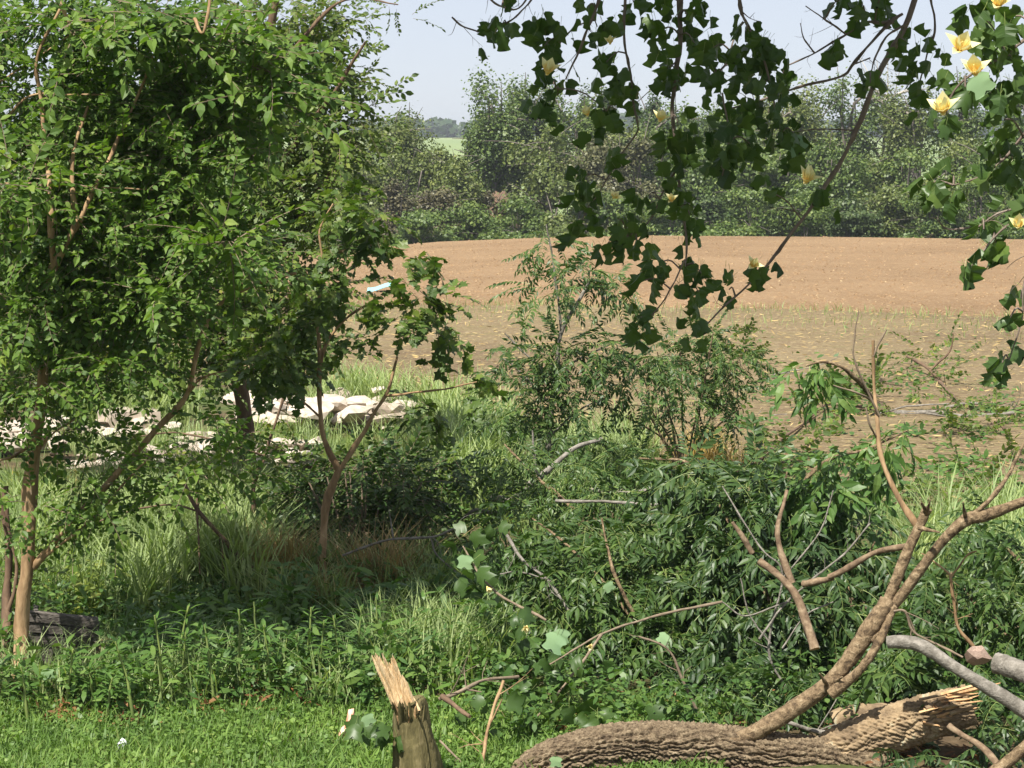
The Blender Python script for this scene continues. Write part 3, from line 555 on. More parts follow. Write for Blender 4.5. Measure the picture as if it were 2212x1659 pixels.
# ================================================================== RUBBLE, TIMBER, STUMP, LOG
def rock_mesh(seed):
    r = np.random.default_rng(seed); n = 9; v = []
    import bmesh
    bm = bmesh.new(); bmesh.ops.create_icosphere(bm, subdivisions=2, radius=1.0)
    cuts = unit(r.standard_normal((11, 3))); lim = r.uniform(.34, .72, 11)
    for q in bm.verts:
        p = A(q.co[:])
        for c, l in zip(cuts, lim):
            h = p @ c
            if h > l: p = p - c * (h - l)
        q.co = p * A([1.0, .85, .36]) + r.normal(0, .02, 3)
    me = bpy.data.meshes.new('rock'); bm.to_mesh(me); bm.free(); me.materials.append(M['rock']); return me
m, nt, b = new_mat('rock'); n1 = noise(nt, 3.2, 8, mapped(nt, (1, 1, 1)), .6, .7)
oi = nt.nodes.new('ShaderNodeObjectInfo'); cr = ramp(nt, oi.outputs['Random'], [(0, (.32, .27, .21)), (.3, (.47, .41, .34)), (1, (.60, .54, .46))])
nt.links.new(mixc(nt, .8, cr.outputs[0], ramp(nt, n1.outputs[0], [(.32, (.42, .37, .31)), (.5, (.78, .74, .69)), (.62, (1, 1, 1))]).outputs[0], 'MULTIPLY'), b.inputs['Base Color'])
b.inputs['Roughness'].default_value = .9; M['rock'] = m
bp = nt.nodes.new('ShaderNodeBump'); bp.inputs['Strength'].default_value = .5; nt.links.new(n1.outputs[0], bp.inputs['Height']); nt.links.new(bp.outputs[0], b.inputs['Normal'])
RK = [rock_mesh(i) for i in range(8)]
bR = G(500, 960); tR = thing('rubble_heap', 'long heap of white broken rock behind the trees on the left', 'rubble', bR)
def rocks(boxes):
    for x0, x1, y0, y1, n, s0, s1, lift in boxes:
        for k in range(n):
            p = G(rng.uniform(x0, x1), rng.uniform(y0, y1)); s = rng.uniform(s0, s1)
            e = Matrix.Rotation(rng.uniform(0, 6.3), 4, 'Z') @ Matrix.Rotation(rng.normal(0, .22), 4, 'X')
            q = p - bR + A([0, 0, s * .25 + lift * rng.uniform(0, 1)])
            inst('rock', RK[rng.integers(0, 8)], tR, Matrix.Translation(Vector(q.tolist())) @ e @ Matrix.Scale(s, 4))
rocks([(520, 880, 892, 940, 62, .12, .28, .16), (520, 885, 900, 945, 50, .04, .12, .26), (560, 690, 975, 1015, 26, .06, .18, .08), (390, 560, 960, 1010, 30, .06, .20, .08), (150, 400, 990, 1025, 28, .05, .18, .05), (-20, 130, 930, 1000, 34, .06, .2, .1), (330, 640, 1008, 1030, 12, .04, .1, .02), (180, 400, 930, 960, 22, .08, .2, .06)])
p = G(285, 925); mb = MB()   # the large flat slab
ang = np.linspace(0, 2 * np.pi, 9, endpoint=False); rr = .26 * (1 + .18 * rng.standard_normal(9)); ring = np.stack([rr * np.cos(ang) * 1.2, rr * np.sin(ang) * .8, np.zeros(9)], -1)
v = np.vstack([ring + A([0, 0, -.2]), ring * .97 + A([0, 0, .05]), [[0, 0, .05]]]); j = np.arange(9)
mb.add(v + p + A([0, 0, .12]), np.vstack([grid_faces(2, 9), np.stack([9 + j, 9 + (j + 1) % 9, np.full(9, 18)], -1)]))
mb.build('rock', M['rock'], tR, bR, label='large flat grey slab in the rubble')

M['old_wood'] = bark_mat('old_wood', [(.32, (.035, .030, .026)), (.5, (.105, .092, .080)), (.62, (.19, .17, .145)), (.70, (.40, .34, .27))], 9, (1.2, 7, 7), .9)
M['split_wood'] = bark_mat('split_wood', [(.3, (.42, .27, .12)), (.5, (.66, .48, .27)), (.7, (.78, .62, .40))], 9, (9, 9, .5), .8)
M['split_fresh'] = bark_mat('split_fresh', [(.3, (.28, .15, .07)), (.5, (.45, .28, .14)), (.7, (.60, .43, .25))], 20, (1, 1, 1), .6)
M['stump_bark'] = bark_mat('stump_bark', [(.3, (.055, .048, .020)), (.5, (.115, .098, .042)), (.75, (.20, .165, .085))], 12, (3, 3, .7), .7)
def box(mb, c, ax, ay, az, hx, hy, hz, m=0, jit=0.0):
    s = A([[-1, -1, -1], [1, -1, -1], [1, 1, -1], [-1, 1, -1], [-1, -1, 1], [1, -1, 1], [1, 1, 1], [-1, 1, 1]], float)
    v = A(c) + s[:, :1] * hx * ax + s[:, 1:2] * hy * ay + s[:, 2:] * hz * az + rng.normal(0, jit, (8, 3))
    mb.add(v, A([[0, 2, 1], [0, 3, 2], [4, 5, 6], [4, 6, 7], [0, 1, 5], [0, 5, 4], [1, 2, 6], [1, 6, 5], [2, 3, 7], [2, 7, 6], [3, 0, 4], [3, 4, 7]]), m)
# weathered timber box half hidden by the trunk
D0 = 11.0; bT = P(140, 1390, D0); tT = thing('timber_crate', 'weathered grey board crate lying in the weeds behind the slim trunk', 'crate', bT)
ax = unit(A([1, .25, -.16])); az = unit(A([.12, -.1, 1.0])); ay = np.cross(az, ax)
for k in range(3):
    mb = MB(); box(mb, P(138, 1338 + k * 24, D0) + ay * (.012 * k), ax, ay, az, .175, .02, .0225, jit=.004); mb.build('plank', M['old_wood'], tT, bT)
mb = MB(); box(mb, P(76, 1352, D0 + .12), ax, ay, az, .012, .11, .075); mb.build('end_board', M['old_wood'], tT, bT)
for q in (100, 180): mb = MB(); box(mb, A([P(q, 1400, D0 + .06)[0], D0 + .08, .07]), ax, ay, az, .025, .08, .085); mb.build('block', M['old_wood'], tT, bT)

# broken post-like stump in front
DS = 8.9; bS = A([P(900, 1700, DS)[0], DS, float(H(-.4, DS))]); tS = thing('broken_stump', 'snapped tree stump with pale splintered top standing in the lawn', 'stump', bS)
mb = MB(); sid = 28
cen = np.stack([P(903, 1735, DS), P(900, 1650, DS), P(893, 1590, DS), P(888, 1535, DS), P(882, 1512, DS)])
prof = lambda c, t, a: .006 * np.sin(5 * a + 3 * t * 3) + .005 * np.sin(9 * a + 1.0) + (t > .93) * .012 * np.sin(4 * a)
tube(mb, cen, .1, n=40, sides=sid, radii=[.108, .098, .082, .066, .056], wob=.012, disp=prof); mb.build('post', M['stump_bark'], tS, bS)
mb = MB()
def slab(mb, outline, D, thick, m=0, bulge=.35):
    """a jagged prism: frame outline at D, with real thickness"""
    f = P(A([o[0] for o in outline]), A([o[1] for o in outline]), D); n = len(f)
    f[:, 1] += rng.normal(0, .006, n) ; bk = f + A([.012, thick, .006]); j = np.arange(n); c0, c1 = f.mean(0), bk.mean(0)
    mb.add(np.vstack([f, [c0 + A([0, -thick * bulge, 0])], bk, [c1]]), np.vstack([np.stack([j, (j + 1) % n, np.full(n, n)], -1), np.stack([n + 1 + (j + 1) % n, n + 1 + j, np.full(n, 2 * n + 1)], -1),
        np.stack([j, n + 1 + j, n + 1 + (j + 1) % n], -1), np.stack([j, n + 1 + (j + 1) % n, (j + 1) % n], -1)]), m)
def sliver(mb, p0, p1, w, th, m=0):
    d = unit(p1 - p0); x = unit(np.cross(d, A([0, 1., 0]))); y = np.cross(x, d); ts = A([0, .35, .7, .9, 1.0]); ws = A([1, .95, .8, .55, .12]) * w; v = []
    off = rng.normal(0, w * .25, (5, 3)); off[0] = 0
    for t_, w_, o_ in zip(ts, ws, off):
        c_ = p0 + (p1 - p0) * t_ + o_ * .5; hh = th * (1 - .6 * t_); v += [c_ - x * w_, c_ - y * hh, c_ + x * w_, c_ + y * hh]
    mb.add(A(v), grid_faces(5, 4), m)
for k in range(30):
    q = k / 29.; tx = np.interp(q, [0, .2, .45, .52, .6, .8, 1], [803, 812, 830, 836, 843, 853, 885]); ty = np.interp(q, [0, .2, .45, .52, .6, .8, 1], [1412, 1407, 1412, 1434, 1411, 1426, 1490]) + rng.uniform(0, 10)
    sliver(mb, P(850 + 52 * q + rng.normal(0, 2), 1520 + 16 * q, DS - .03 + rng.normal(0, .015)), P(tx + rng.normal(0, 2), ty, DS - .03 + rng.normal(0, .012)), rng.uniform(.006, .011), rng.uniform(.008, .016))
mb.build('splintered_top', M['split_wood'], tS, bS)
mb = MB()
for k in range(26):
    q = rng.uniform(0, 1); x0 = 856 + 56 * q
    sliver(mb, P(x0, 1560 + rng.uniform(-8, 14), DS - .062 + .03 * abs(q - .5)), P(x0 - 10 + rng.normal(0, 7), 1512 + 20 * q + rng.uniform(-14, 14), DS - .07 + rng.normal(0, .02)), rng.uniform(.005, .011), rng.uniform(.005, .01), int(rng.uniform() < .2))
mb.build('torn_bark', [M['stump_bark'], M['split_fresh']], tS, bS)
for k in range(1):
    pts = [(905 - k * 8, 1540, DS - .06), (915 - k * 5, 1590, DS - .09), (925 - k * 12, 1690, DS - .11)]; mb = MB(); tube(mb, PX(pts), .004, .002, 8, 5); mb.build('wood_strip', M['stump_bark'], tS, bS)

# the ridged log lying across the lower right
def ridged(depth, k=11, seed=0, per=9.0):
    r = np.random.default_rng(seed); ph = r.uniform(0, 6.3, 12)
    def f(c, t, a):
        s = np.concatenate([[0], np.cumsum(np.linalg.norm(np.diff(c, axis=0), axis=1))])[:, None]
        w1 = 1.6 * np.sin(s * per + ph[0] + 1.2 * np.sin(a * 2 + ph[1])) + .9 * np.sin(s * per * 2.3 + ph[2] + 2 * a) + .5 * np.sin(s * 61 + 5 * a)
        w2 = 1.6 * np.sin(s * per * 1.13 + ph[3] + 1.3 * np.sin(a * 3 + ph[4])) + .9 * np.sin(s * per * 2.0 + ph[5] - 3 * a) + .5 * np.sin(s * 53 - 4 * a)
        g = np.minimum(np.abs(np.sin(k * a / 1.0 * .5 + w1)), np.abs(np.sin(k * a * .5 + 1.3 - w2)))
        g = np.minimum(g * 1.7, 1) ** .6
        fine = .18 * np.sin(s * 150 + 17 * a) * np.sin(a * 41 + s * 37 + ph[6]) + .15 * np.sin(s * 260 - 29 * a + ph[7])
        return depth * (g - .6 + fine) + .006 * np.sin(s * 7 + a + ph[8])
    return f
M['bark_log'] = bark_mat('bark_log', [(.30, (.048, .034, .022)), (.45, (.125, .092, .058)), (.58, (.215, .165, .105)), (.72, (.34, .28, .19))], 34, (1, 1, 1), 1.0)
M['bark_lichen'] = bark_mat('bark_lichen', [(.22, (.06, .045, .03)), (.42, (.16, .115, .07)), (.58, (.30, .22, .13)), (.68, (.36, .36, .26)), (.85, (.46, .36, .24))], 11, (1, 1, 1), .9)
bL = A([P(1500, 1640, 9.3)[0], 9.3, 0.0]); tL = thing('fallen_tree', 'fallen tree with deeply ridged bark and forked limbs, lower right', 'fallen tree', bL)
mb = MB(); tube(mb, PX([(1090, 1735, 9.1), (1175, 1664, 9.15), (1290, 1630, 9.2), (1420, 1616, 9.25), (1560, 1620, 9.25), (1690, 1642, 9.25), (1800, 1654, 9.25), (1880, 1672, 9.2), (1960, 1704, 9.15)]), .1, n=380, sides=216, radii=[.075, .098, .101, .102, .101, .099, .098, .097, .085], wob=.012, disp=ridged(.027, 21, 3, 6.0))
mb.build('trunk', M['bark_log'], tL, bL)
mb = MB(); tube(mb, PX([(1740, 1662, 9.3), (1830, 1618, 9.28), (1920, 1578, 9.26), (2010, 1545, 9.24), (2098, 1518, 9.22)]), .1, n=240, sides=140, radii=[.085, .098, .096, .09, .078], wob=.008, disp=ridged(.018, 17, 9, 9))
mb.build('broken_limb', M['bark_lichen'], tL, bL, label='thick broken limb with lichen and torn orange wood')
mb = MB()
for k in range(34):
    q = rng.uniform(0, 1); y0 = 1505 + 55 * q; x0 = rng.uniform(1985, 2065); ln = rng.uniform(35, 95) * (1.25 if q < .3 else .8)
    sliver(mb, P(x0, y0 - (x0 - 2000) * .22, 9.16 - .05 * math.sin(q * 3.1) + rng.normal(0, .01)), P(x0 + ln, y0 - (x0 - 2000) * .22 - ln * .22 + rng.normal(0, 5), 9.16 + rng.normal(0, .03)), rng.uniform(.004, .010), rng.uniform(.006, .012), int(rng.uniform() < .45))
mb.build('splinters', [M['split_fresh'], M['bark_lichen']], tL, bL, label='torn orange splinters of the broken end')
def L2(pts, a, b_, mat='bark_limb', nm='limb', n=None, sd=14, wob=.05, th=None): limb(th or tL, bL if th is None else A(th.location), pts, a, b_, mat, nm, n, sd, wob=wob)
rng = np.random.default_rng(21)
L2([(1545, 1612, 9.22), (1605, 1588, 9.2), (1690, 1544, 9.2), (1780, 1492, 9.2), (1832, 1438, 9.2), (1880, 1360, 9.22), (1918, 1300, 9.25)], 44, 31, n=46)
L2([(1885, 1360, 9.22), (1925, 1275, 9.25), (1955, 1200, 9.28), (1985, 1140, 9.3), (2004, 1098, 9.3)], 28, 21, n=26)
L2([(1880, 1385, 9.2), (1930, 1310, 9.24), (2000, 1225, 9.22), (2078, 1128, 9.2), (2130, 1108, 9.2), (2240, 1072, 9.2)], 26, 22, n=36)
L2([(1795, 1500, 9.17), (1850, 1450, 9.15), (1900, 1380, 9.17), (1935, 1310, 9.22)], 22, 18, n=22)
L2([(2090, 1120, 9.2), (2140, 1080, 9.2), (2180, 1020, 9.25), (2225, 930, 9.3)], 13, 6)
L2([(1972, 1178, 9.28), (1900, 1192, 9.4), (1845, 1220, 9.45), (1790, 1246, 9.5)], 15, 12, 'bark_red', n=16)
L2([(1990, 1150, 9.3), (1946, 1085, 9.35), (1912, 1015, 9.4), (1897, 920, 9.45), (1886, 820, 9.5), (1886, 735, 9.5)], 15, 6, 'bark_tan', 'branch', 24)
for pts in [[(1888, 868, 9.5), (1850, 848, 9.4), (1800, 832, 9.4)], [(1886, 770, 9.5), (1905, 728, 9.5), (1915, 712, 9.5)], [(1897, 950, 9.45), (1880, 920, 9.4), (1870, 880, 9.4)], [(1900, 900, 9.45), (1850, 790, 9.4), (1845, 730, 9.4), (1855, 670, 9.4)]]: L2(pts, 6, 3, 'bark_twig', 'twig', sd=6)
for a, e in [((1790, 1485), (1770, 1455)), ((1985, 1140), (2030, 1150)), ((2000, 1110), (2010, 1080)), ((2000, 1105), (1990, 1085)), ((1800, 1475), (1820, 1462)), ((2085, 1120), (2080, 1085))]:
    mb = MB(); tube(mb, PX([(*a, 9.2), ((a[0] + e[0]) / 2, (a[1] + e[1]) / 2, 9.15), (*e, 9.12)]), .011, .003, 6, 7, wob=.2); mb.build('stub', M['bark_limb'], tL, bL)

def loose(name, label, cat, pts, a, b_, mat, group=None, n=None, sides=12, extra=(), wob=.07, mcap=None):
    w = PX(pts); base = A([w[:, 0].mean(), w[:, 1].mean(), w[:, 2].min()]); t = thing(name, label, cat, base, group)
    mb = MB(); tube(mb, w, a / F * pts[0][2] / 2, b_ / F * pts[-1][2] / 2, n or 5 * len(pts), sides, wob=wob, mcap=mcap, twiglets=5 if a < 14 else 0); mb.build('limb', [M[mat], M['split_fresh']], t, base)
    for e in extra: limb(t, base, e[0], e[1], e[2], e[3] if len(e) > 3 else mat, 'twig', sides=7)
    return t
loose('snapped_limb', 'snapped brown limb with a pale cut end hanging in the fallen leaves', 'branch', [(1640, 1212, 9.75), (1690, 1245, 9.7), (1722, 1285, 9.65), (1740, 1345, 9.6), (1760, 1402, 9.55)], 15, 24, 'bark_red', n=22, mcap=1,
      extra=[([(1712, 1260, 9.7), (1685, 1190, 9.75), (1680, 1130, 9.8), (1700, 1060, 9.9)], 16, 9), ([(1735, 1262, 9.68), (1790, 1250, 9.6), (1800, 1244, 9.55)], 14, 12), ([(1625, 1195, 9.7), (1605, 1160, 9.7), (1582, 1128, 9.7)], 13, 8)])
loose('fallen_branch', 'smooth grey bare branch sloping down to the right edge above the log', 'branch', [(1918, 1388, 9.05), (1985, 1392, 9.0), (2060, 1430, 8.95), (2140, 1482, 8.9), (2240, 1556, 8.85)], 24, 36, 'bark_grey', n=34, sides=16, wob=.03)
loose('cut_log', 'short grey cut log at the right edge above the bare branch', 'log', [(2152, 1432, 9.1), (2200, 1452, 9.0), (2270, 1486, 8.9)], 52, 60, 'bark_grey', n=14, sides=20, wob=.03)
loose('fallen_branch', 'brown stick in the bottom right corner, the thicker one', 'branch', [(2120, 1690, 8.9), (2180, 1640, 8.9), (2260, 1560, 8.9)], 30, 26, 'bark_limb', n=14)
loose('fallen_branch', 'thin brown stick running down towards the bottom right corner', 'branch', [(2050, 1568, 9.1), (2110, 1610, 9.0), (2165, 1665, 8.9)], 16, 14, 'bark_red', n=12)
loose('fallen_branch', 'grey-brown broken stick lying behind the ridged log', 'branch', [(1700, 1560, 9.5), (1770, 1582, 9.5), (1860, 1590, 9.5), (1930, 1585, 9.5)], 10, 14, 'bark_grey', n=14)
loose('fallen_branch', 'stout lichened limb half hidden behind the broken limb', 'branch', [(1800, 1560, 9.6), (1870, 1535, 9.6), (1950, 1528, 9.6), (2000, 1520, 9.6)], 40, 34, 'bark_lichen', n=20, sides=14)
loose('dead_branch', 'bleached grey dead branch lying beyond the fallen leaves in the centre', 'branch', [(1060, 1075, 13.6), (1110, 1082, 13.6), (1150, 1045, 13.6), (1200, 1000, 13.7), (1245, 965, 13.8), (1300, 948, 13.9)], 19, 8, 'bark_grey', n=30,
      extra=[([(1160, 1035, 13.6), (1155, 980, 13.6), (1150, 930, 13.6)], 9, 4), ([(1110, 1082, 13.6), (1080, 1110, 13.5), (1030, 1100, 13.4), (1000, 1120, 13.4)], 14, 6)])
loose('dead_branch', 'straight pale stick lying in the grass right of the bleached branch', 'branch', [(1270, 1058, 13.2), (1350, 1064, 13.2), (1440, 1050, 13.3)], 9, 6, 'bark_grey')
loose('dead_branch', 'long thin grey twig across the top of the fallen leaves', 'branch', [(1200, 1082, 12.6), (1330, 1085, 12.5), (1460, 1092, 12.4), (1560, 1100, 12.3)], 7, 5, 'bark_grey')
loose('dead_branch', 'forked pale stick on the lawn right of the broken stump', 'branch', [(948, 1510, 9.7), (985, 1500, 9.7), (1040, 1470, 9.8), (1120, 1462, 9.9)], 9, 7, 'bark_twig', extra=[([(955, 1505, 9.7), (985, 1525, 9.6), (1015, 1548, 9.5)], 12, 10, 'bark_brown'), ([(1010, 1490, 9.7), (1040, 1495, 9.7)], 5, 3)])
loose('dead_branch', 'thin upright tan stick standing in the lawn between stump and log', 'branch', [(1042, 1668, 9.1), (1052, 1580, 9.3), (1088, 1470, 9.4)], 7, 7, 'bark_tan', extra=[([(1060, 1560, 9.3), (1085, 1510, 9.3)], 5, 3)])
loose('dead_branch', 'dark arching stem leaning through the weeds below the rubble', 'branch', [(395, 1040, 12.6), (430, 1105, 12.6), (490, 1175, 12.6), (560, 1240, 12.5), (650, 1300, 12.4), (720, 1330, 12.3)], 9, 12, 'bark_brown', n=24,
      extra=[([(430, 1105, 12.6), (360, 1090, 12.5), (260, 1110, 12.5), (180, 1140, 12.4)], 5, 3), ([(480, 1165, 12.6), (483, 1250, 12.5), (478, 1330, 12.4)], 5, 4), ([(425, 1095, 12.6), (430, 1190, 12.5), (432, 1240, 12.4)], 5, 3)])
loose('dead_branch', 'bare arching twig in front of the dark bush', 'branch', [(740, 1200, 12.2), (830, 1168, 12.2), (930, 1160, 12.2), (985, 1140, 12.2)], 6, 5, 'bark_grey', extra=[([(850, 1165, 12.2), (840, 1100, 12.2)], 4, 2), ([(930, 1160, 12.2), (945, 1200, 12.2), (990, 1240, 12.2)], 4, 3)])
loose('dead_branch', 'slanting bare grey twig over the dark fallen leaves', 'branch', [(1090, 1150, 11.2), (1130, 1210, 11.1), (1180, 1250, 11.0), (1232, 1325, 10.9)], 7, 6, 'bark_grey', extra=[([(1205, 1290, 11), (1220, 1260, 11)], 4, 2), ([(1190, 1255, 11), (1120, 1235, 11), (1080, 1240, 11)], 4, 3)])
loose('dead_branch', 'curved bare tan twig standing before the dark fallen leaves', 'branch', [(1510, 1545, 9.9), (1475, 1470, 9.9), (1440, 1400, 9.9), (1380, 1375, 9.9)], 7, 4, 'bark_twig')
loose('dead_branch', 'thin tan Y-shaped stick among the leaves at the right', 'branch', [(2105, 1400, 9.3), (2070, 1355, 9.3), (2060, 1290, 9.3), (2052, 1240, 9.3)], 8, 6, 'bark_tan', extra=[([(2055, 1245, 9.3), (2090, 1200, 9.3), (2110, 1190, 9.3)], 5, 3), ([(2052, 1240, 9.3), (2020, 1215, 9.3), (1990, 1195, 9.3)], 5, 3)])
loose('dead_branch', 'long bent grey twig right of the forked limb', 'branch', [(1930, 1320, 9.2), (1955, 1322, 9.2), (1975, 1365, 9.2), (2030, 1395, 9.15), (2080, 1420, 9.1)], 6, 5, 'bark_twig', extra=[([(1960, 1325, 9.2), (1985, 1385, 9.2)], 4, 3)])
loose('dead_branch', 'tangled thin grey twig crossing left of the snapped limb', 'branch', [(1640, 1380, 9.8), (1700, 1300, 9.8), (1770, 1240, 9.8), (1830, 1190, 9.8), (1880, 1130, 9.8)], 5, 4, 'bark_grey', extra=[([(1700, 1300, 9.8), (1610, 1330, 9.8), (1560, 1300, 9.8)], 4, 3), ([(1690, 1400, 9.7), (1740, 1330, 9.7), (1800, 1300, 9.7)], 4, 3)])
loose('dead_branch', 'bare grey twig rising left of the snapped limb', 'branch', [(1700, 1490, 9.9), (1660, 1400, 9.9), (1690, 1240, 9.9), (1640, 1180, 9.9), (1560, 1050, 10)], 6, 3, 'bark_grey', extra=[([(1665, 1390, 9.9), (1620, 1330, 9.9), (1600, 1250, 9.9)], 4, 3), ([(1690, 1250, 9.9), (1770, 1150, 9.9), (1800, 1060, 9.9)], 4, 3)])
loose('dead_branch', 'straight thin twig lying across the lawn right of the stump', 'branch', [(950, 1600, 9.3), (1000, 1650, 9.2), (1030, 1680, 9.2)], 5, 4, 'bark_twig')
for k, (pts, a, b_, lab, ex) in enumerate([
    ([(1610, 818), (1660, 812), (1720, 800)], 9, 7, 'short pale stick on the stubble behind the leafy cluster', []),
    ([(1835, 916), (1870, 900), (1930, 892), (2010, 893), (2090, 900), (2190, 892)], 15, 8, 'long pale fallen branch lying on the stubble at the right', [[(1900, 896), (1960, 878), (2050, 872)], [(2000, 893), (2080, 905), (2170, 925)]]),
    ([(2040, 882), (2100, 870), (2150, 880), (2215, 905)], 7, 5, 'thin arched fallen branch on the stubble at the right edge', []),
    ([(1590, 905), (1640, 900), (1700, 895)], 5, 3, 'thin grey twig on the bare soil below the short pale stick', []),
    ([(1960, 770), (2010, 800), (2060, 860), (2090, 880)], 6, 7, 'dark leaning twig with leaves on the stubble', [[(2010, 800), (2050, 760), (2060, 720)]])]):
    g = [(*q, float(G(*q)[1]) - .15) for q in pts]; dm = np.mean([q[2] for q in g]); g = [(q[0], q[1], .35 * q[2] + .65 * dm) for q in g]
    loose('fallen_branch', lab, 'branch', g, a, b_, 'bark_grey' if k < 4 else 'bark_brown', extra=[([(*q, dm - .1) for q in e], 5, 3) for e in ex])
pk = P(2112, 1412, 9.25); o = bpy.data.objects.new('stone', RK[2].copy()); C.objects.link(o); o.location = pk.tolist(); o.scale = (.075, .06, .16); o.rotation_euler = (.2, .3, .4)
m, nt, b = new_mat('pink_stone'); nt.links.new(ramp(nt, noise(nt, 14, 5, mapped(nt, (1, 1, 1))).outputs[0], [(.3, (.22, .15, .115)), (.7, (.38, .28, .22))]).outputs[0], b.inputs['Base Color']); b.inputs['Roughness'].default_value = .9
o.data.materials[0] = m; o['label'] = 'flat pinkish stone behind the bare grey branch at the right'; o['category'] = 'stone'

# ================================================================== FALLEN LEAFY BRANCHES
def fallen(name, label, stems, blobs, n, S, sprays=PIN, part='compound_leaf', mat='bark_limb', nobj=300, droop=-.35, sd=.35, s0=.8, s1=1.15, shell=.1):
    w0 = P(*stems[0][0]); base = A([w0[0], w0[1], min(w0[2], float(H(w0[0], w0[1])) + .3)]); t = thing(name, label, 'branch', base, 'leafy branches brought down')
    for s in stems: limb(t, base, s, 12, 4, mat, 'stem', sides=7)
    p, d, u = blob_sprays(blobs, n, sd, shell, droop); sprays.place(t, base, p, d, u, rng.uniform(s0, s1, n) * S, nobj, part)
    return t
fallen('leafy_branch', 'heap of dark compound leaves filling the centre bottom', [[(1500, 1480, 10.8), (1380, 1350, 11), (1250, 1200, 11.3), (1150, 1120, 11.5)], [(1400, 1370, 11), (1330, 1250, 11), (1300, 1120, 11.2)]],
       [(1220, 1150, 11.6, 120, 50), (1340, 1160, 11.5, 100, 60), (1250, 1250, 11.3, 140, 70), (1400, 1260, 11.2, 120, 90), (1180, 1330, 11.1, 120, 70), (1330, 1370, 11.0, 130, 70), (1450, 1390, 10.9, 90, 70), (1120, 1130, 11.8, 70, 40)], 470, .7, PIN)
fallen('leafy_branch', 'drooping dark leafy branch left of the snapped limb', [[(1680, 1330, 10.9), (1600, 1180, 11.2), (1540, 1060, 11.6)], [(1600, 1180, 11.2), (1680, 1090, 11.4), (1700, 1020, 11.6)]],
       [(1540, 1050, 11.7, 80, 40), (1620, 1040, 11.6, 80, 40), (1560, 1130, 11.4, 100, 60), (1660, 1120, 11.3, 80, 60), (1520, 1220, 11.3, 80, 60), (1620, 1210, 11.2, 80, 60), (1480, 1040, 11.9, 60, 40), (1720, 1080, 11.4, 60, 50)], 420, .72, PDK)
fallen('leafy_branch', 'dark leafy tangle behind the snapped limb and the forked limb', [[(1850, 1500, 10.5), (1760, 1360, 10.8), (1640, 1300, 11)], [(1760, 1360, 10.8), (1850, 1250, 11), (1890, 1170, 11)]],
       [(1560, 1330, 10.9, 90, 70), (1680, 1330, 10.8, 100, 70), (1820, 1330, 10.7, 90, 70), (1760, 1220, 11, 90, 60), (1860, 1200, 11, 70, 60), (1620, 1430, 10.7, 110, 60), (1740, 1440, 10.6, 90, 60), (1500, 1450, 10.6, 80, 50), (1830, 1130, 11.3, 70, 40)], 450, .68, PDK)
fallen('leafy_branch', 'bright wilted leafy branch drooping behind the thin upright stick', [[(1690, 1090, 11.4), (1780, 1000, 11.5), (1870, 970, 11.6), (1960, 930, 11.7)]],
       [(1760, 1020, 11.4, 40, 40), (1830, 990, 11.4, 60, 25), (1900, 960, 11.5, 40, 25), (1945, 930, 11.6, 15, 25), (1720, 1070, 11.3, 30, 40), (1790, 1060, 11.3, 40, 40)], 85, 1.0, WLT, 'leafy_twig', nobj=85, droop=-.8, s0=.7, s1=1.1)
fallen('leafy_branch', 'small bunch of wilted hanging leaves left of the thin upright stick', [[(1890, 866, 11.2), (1830, 800, 11.0), (1780, 780, 11.0), (1740, 790, 11)]],
       [(1750, 790, 11, 30, 20), (1780, 800, 11, 22, 25)], 18, .85, WLT, 'leafy_twig', nobj=18, droop=-.9, sd=.12)
fallen('leafy_branch', 'fresh leafy branch against the right edge behind the forked limb', [[(2240, 1420, 10.3), (2130, 1330, 10.5), (2040, 1220, 10.8)], [(2240, 1250, 10.6), (2170, 1180, 10.7)]],
       [(2010, 1260, 10.7, 50, 60), (2050, 1330, 10.5, 70, 60), (2140, 1300, 10.5, 70, 60), (2190, 1380, 10.3, 60, 50), (2190, 1200, 10.6, 50, 50), (2000, 1420, 10.3, 70, 50), (2100, 1460, 10.2, 80, 40), (2190, 1290, 10.4, 50, 50), (2060, 1180, 11, 60, 40), (2150, 1140, 11.1, 60, 40)], 330, .66, PIN)
fallen('leafy_branch', 'lit leafy branch sprawled just behind the main limb of the log', [[(1760, 1560, 9.9), (1690, 1480, 10), (1640, 1440, 10.1)]],
       [(1700, 1470, 10, 70, 40), (1620, 1510, 9.9, 80, 35), (1560, 1470, 10.1, 70, 40), (1760, 1500, 9.9, 50, 30), (1500, 1530, 9.9, 70, 25), (1850, 1490, 9.9, 50, 35), (1920, 1460, 10, 50, 40)], 120, .7, PIN)
fallen('leafy_branch', 'shaded leafy branch under the broken limb in the bottom right', [[(2240, 1640, 9.3), (2100, 1620, 9.4), (1950, 1620, 9.5)]],
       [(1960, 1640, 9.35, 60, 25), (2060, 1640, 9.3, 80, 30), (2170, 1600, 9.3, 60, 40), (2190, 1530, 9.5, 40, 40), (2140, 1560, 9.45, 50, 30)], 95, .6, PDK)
fallen('leafy_branch', 'dense leafy tangle around the bleached dead branch in the centre', [[(1250, 1110, 13.0), (1170, 1040, 13.2), (1090, 960, 13.4)]], [(1100, 1000, 13.4, 50, 50), (1170, 1060, 13.2, 70, 40), (1250, 1020, 13.3, 60, 45), (1090, 1080, 13.1, 50, 40), (1300, 1080, 12.9, 80, 30)], 190, .8, PSM)
fallen('leafy_branch', 'low dark leafy branch behind the reddish shrub at the field edge', [[(1560, 1060, 13.5), (1480, 1000, 13.6), (1380, 990, 13.6)]],
       [(1350, 990, 13.5, 80, 30), (1440, 1010, 13.4, 80, 30), (1250, 1020, 13.3, 80, 30), (1380, 1060, 13, 120, 25), (1540, 1000, 13.5, 60, 30)], 110, .75, PSM)
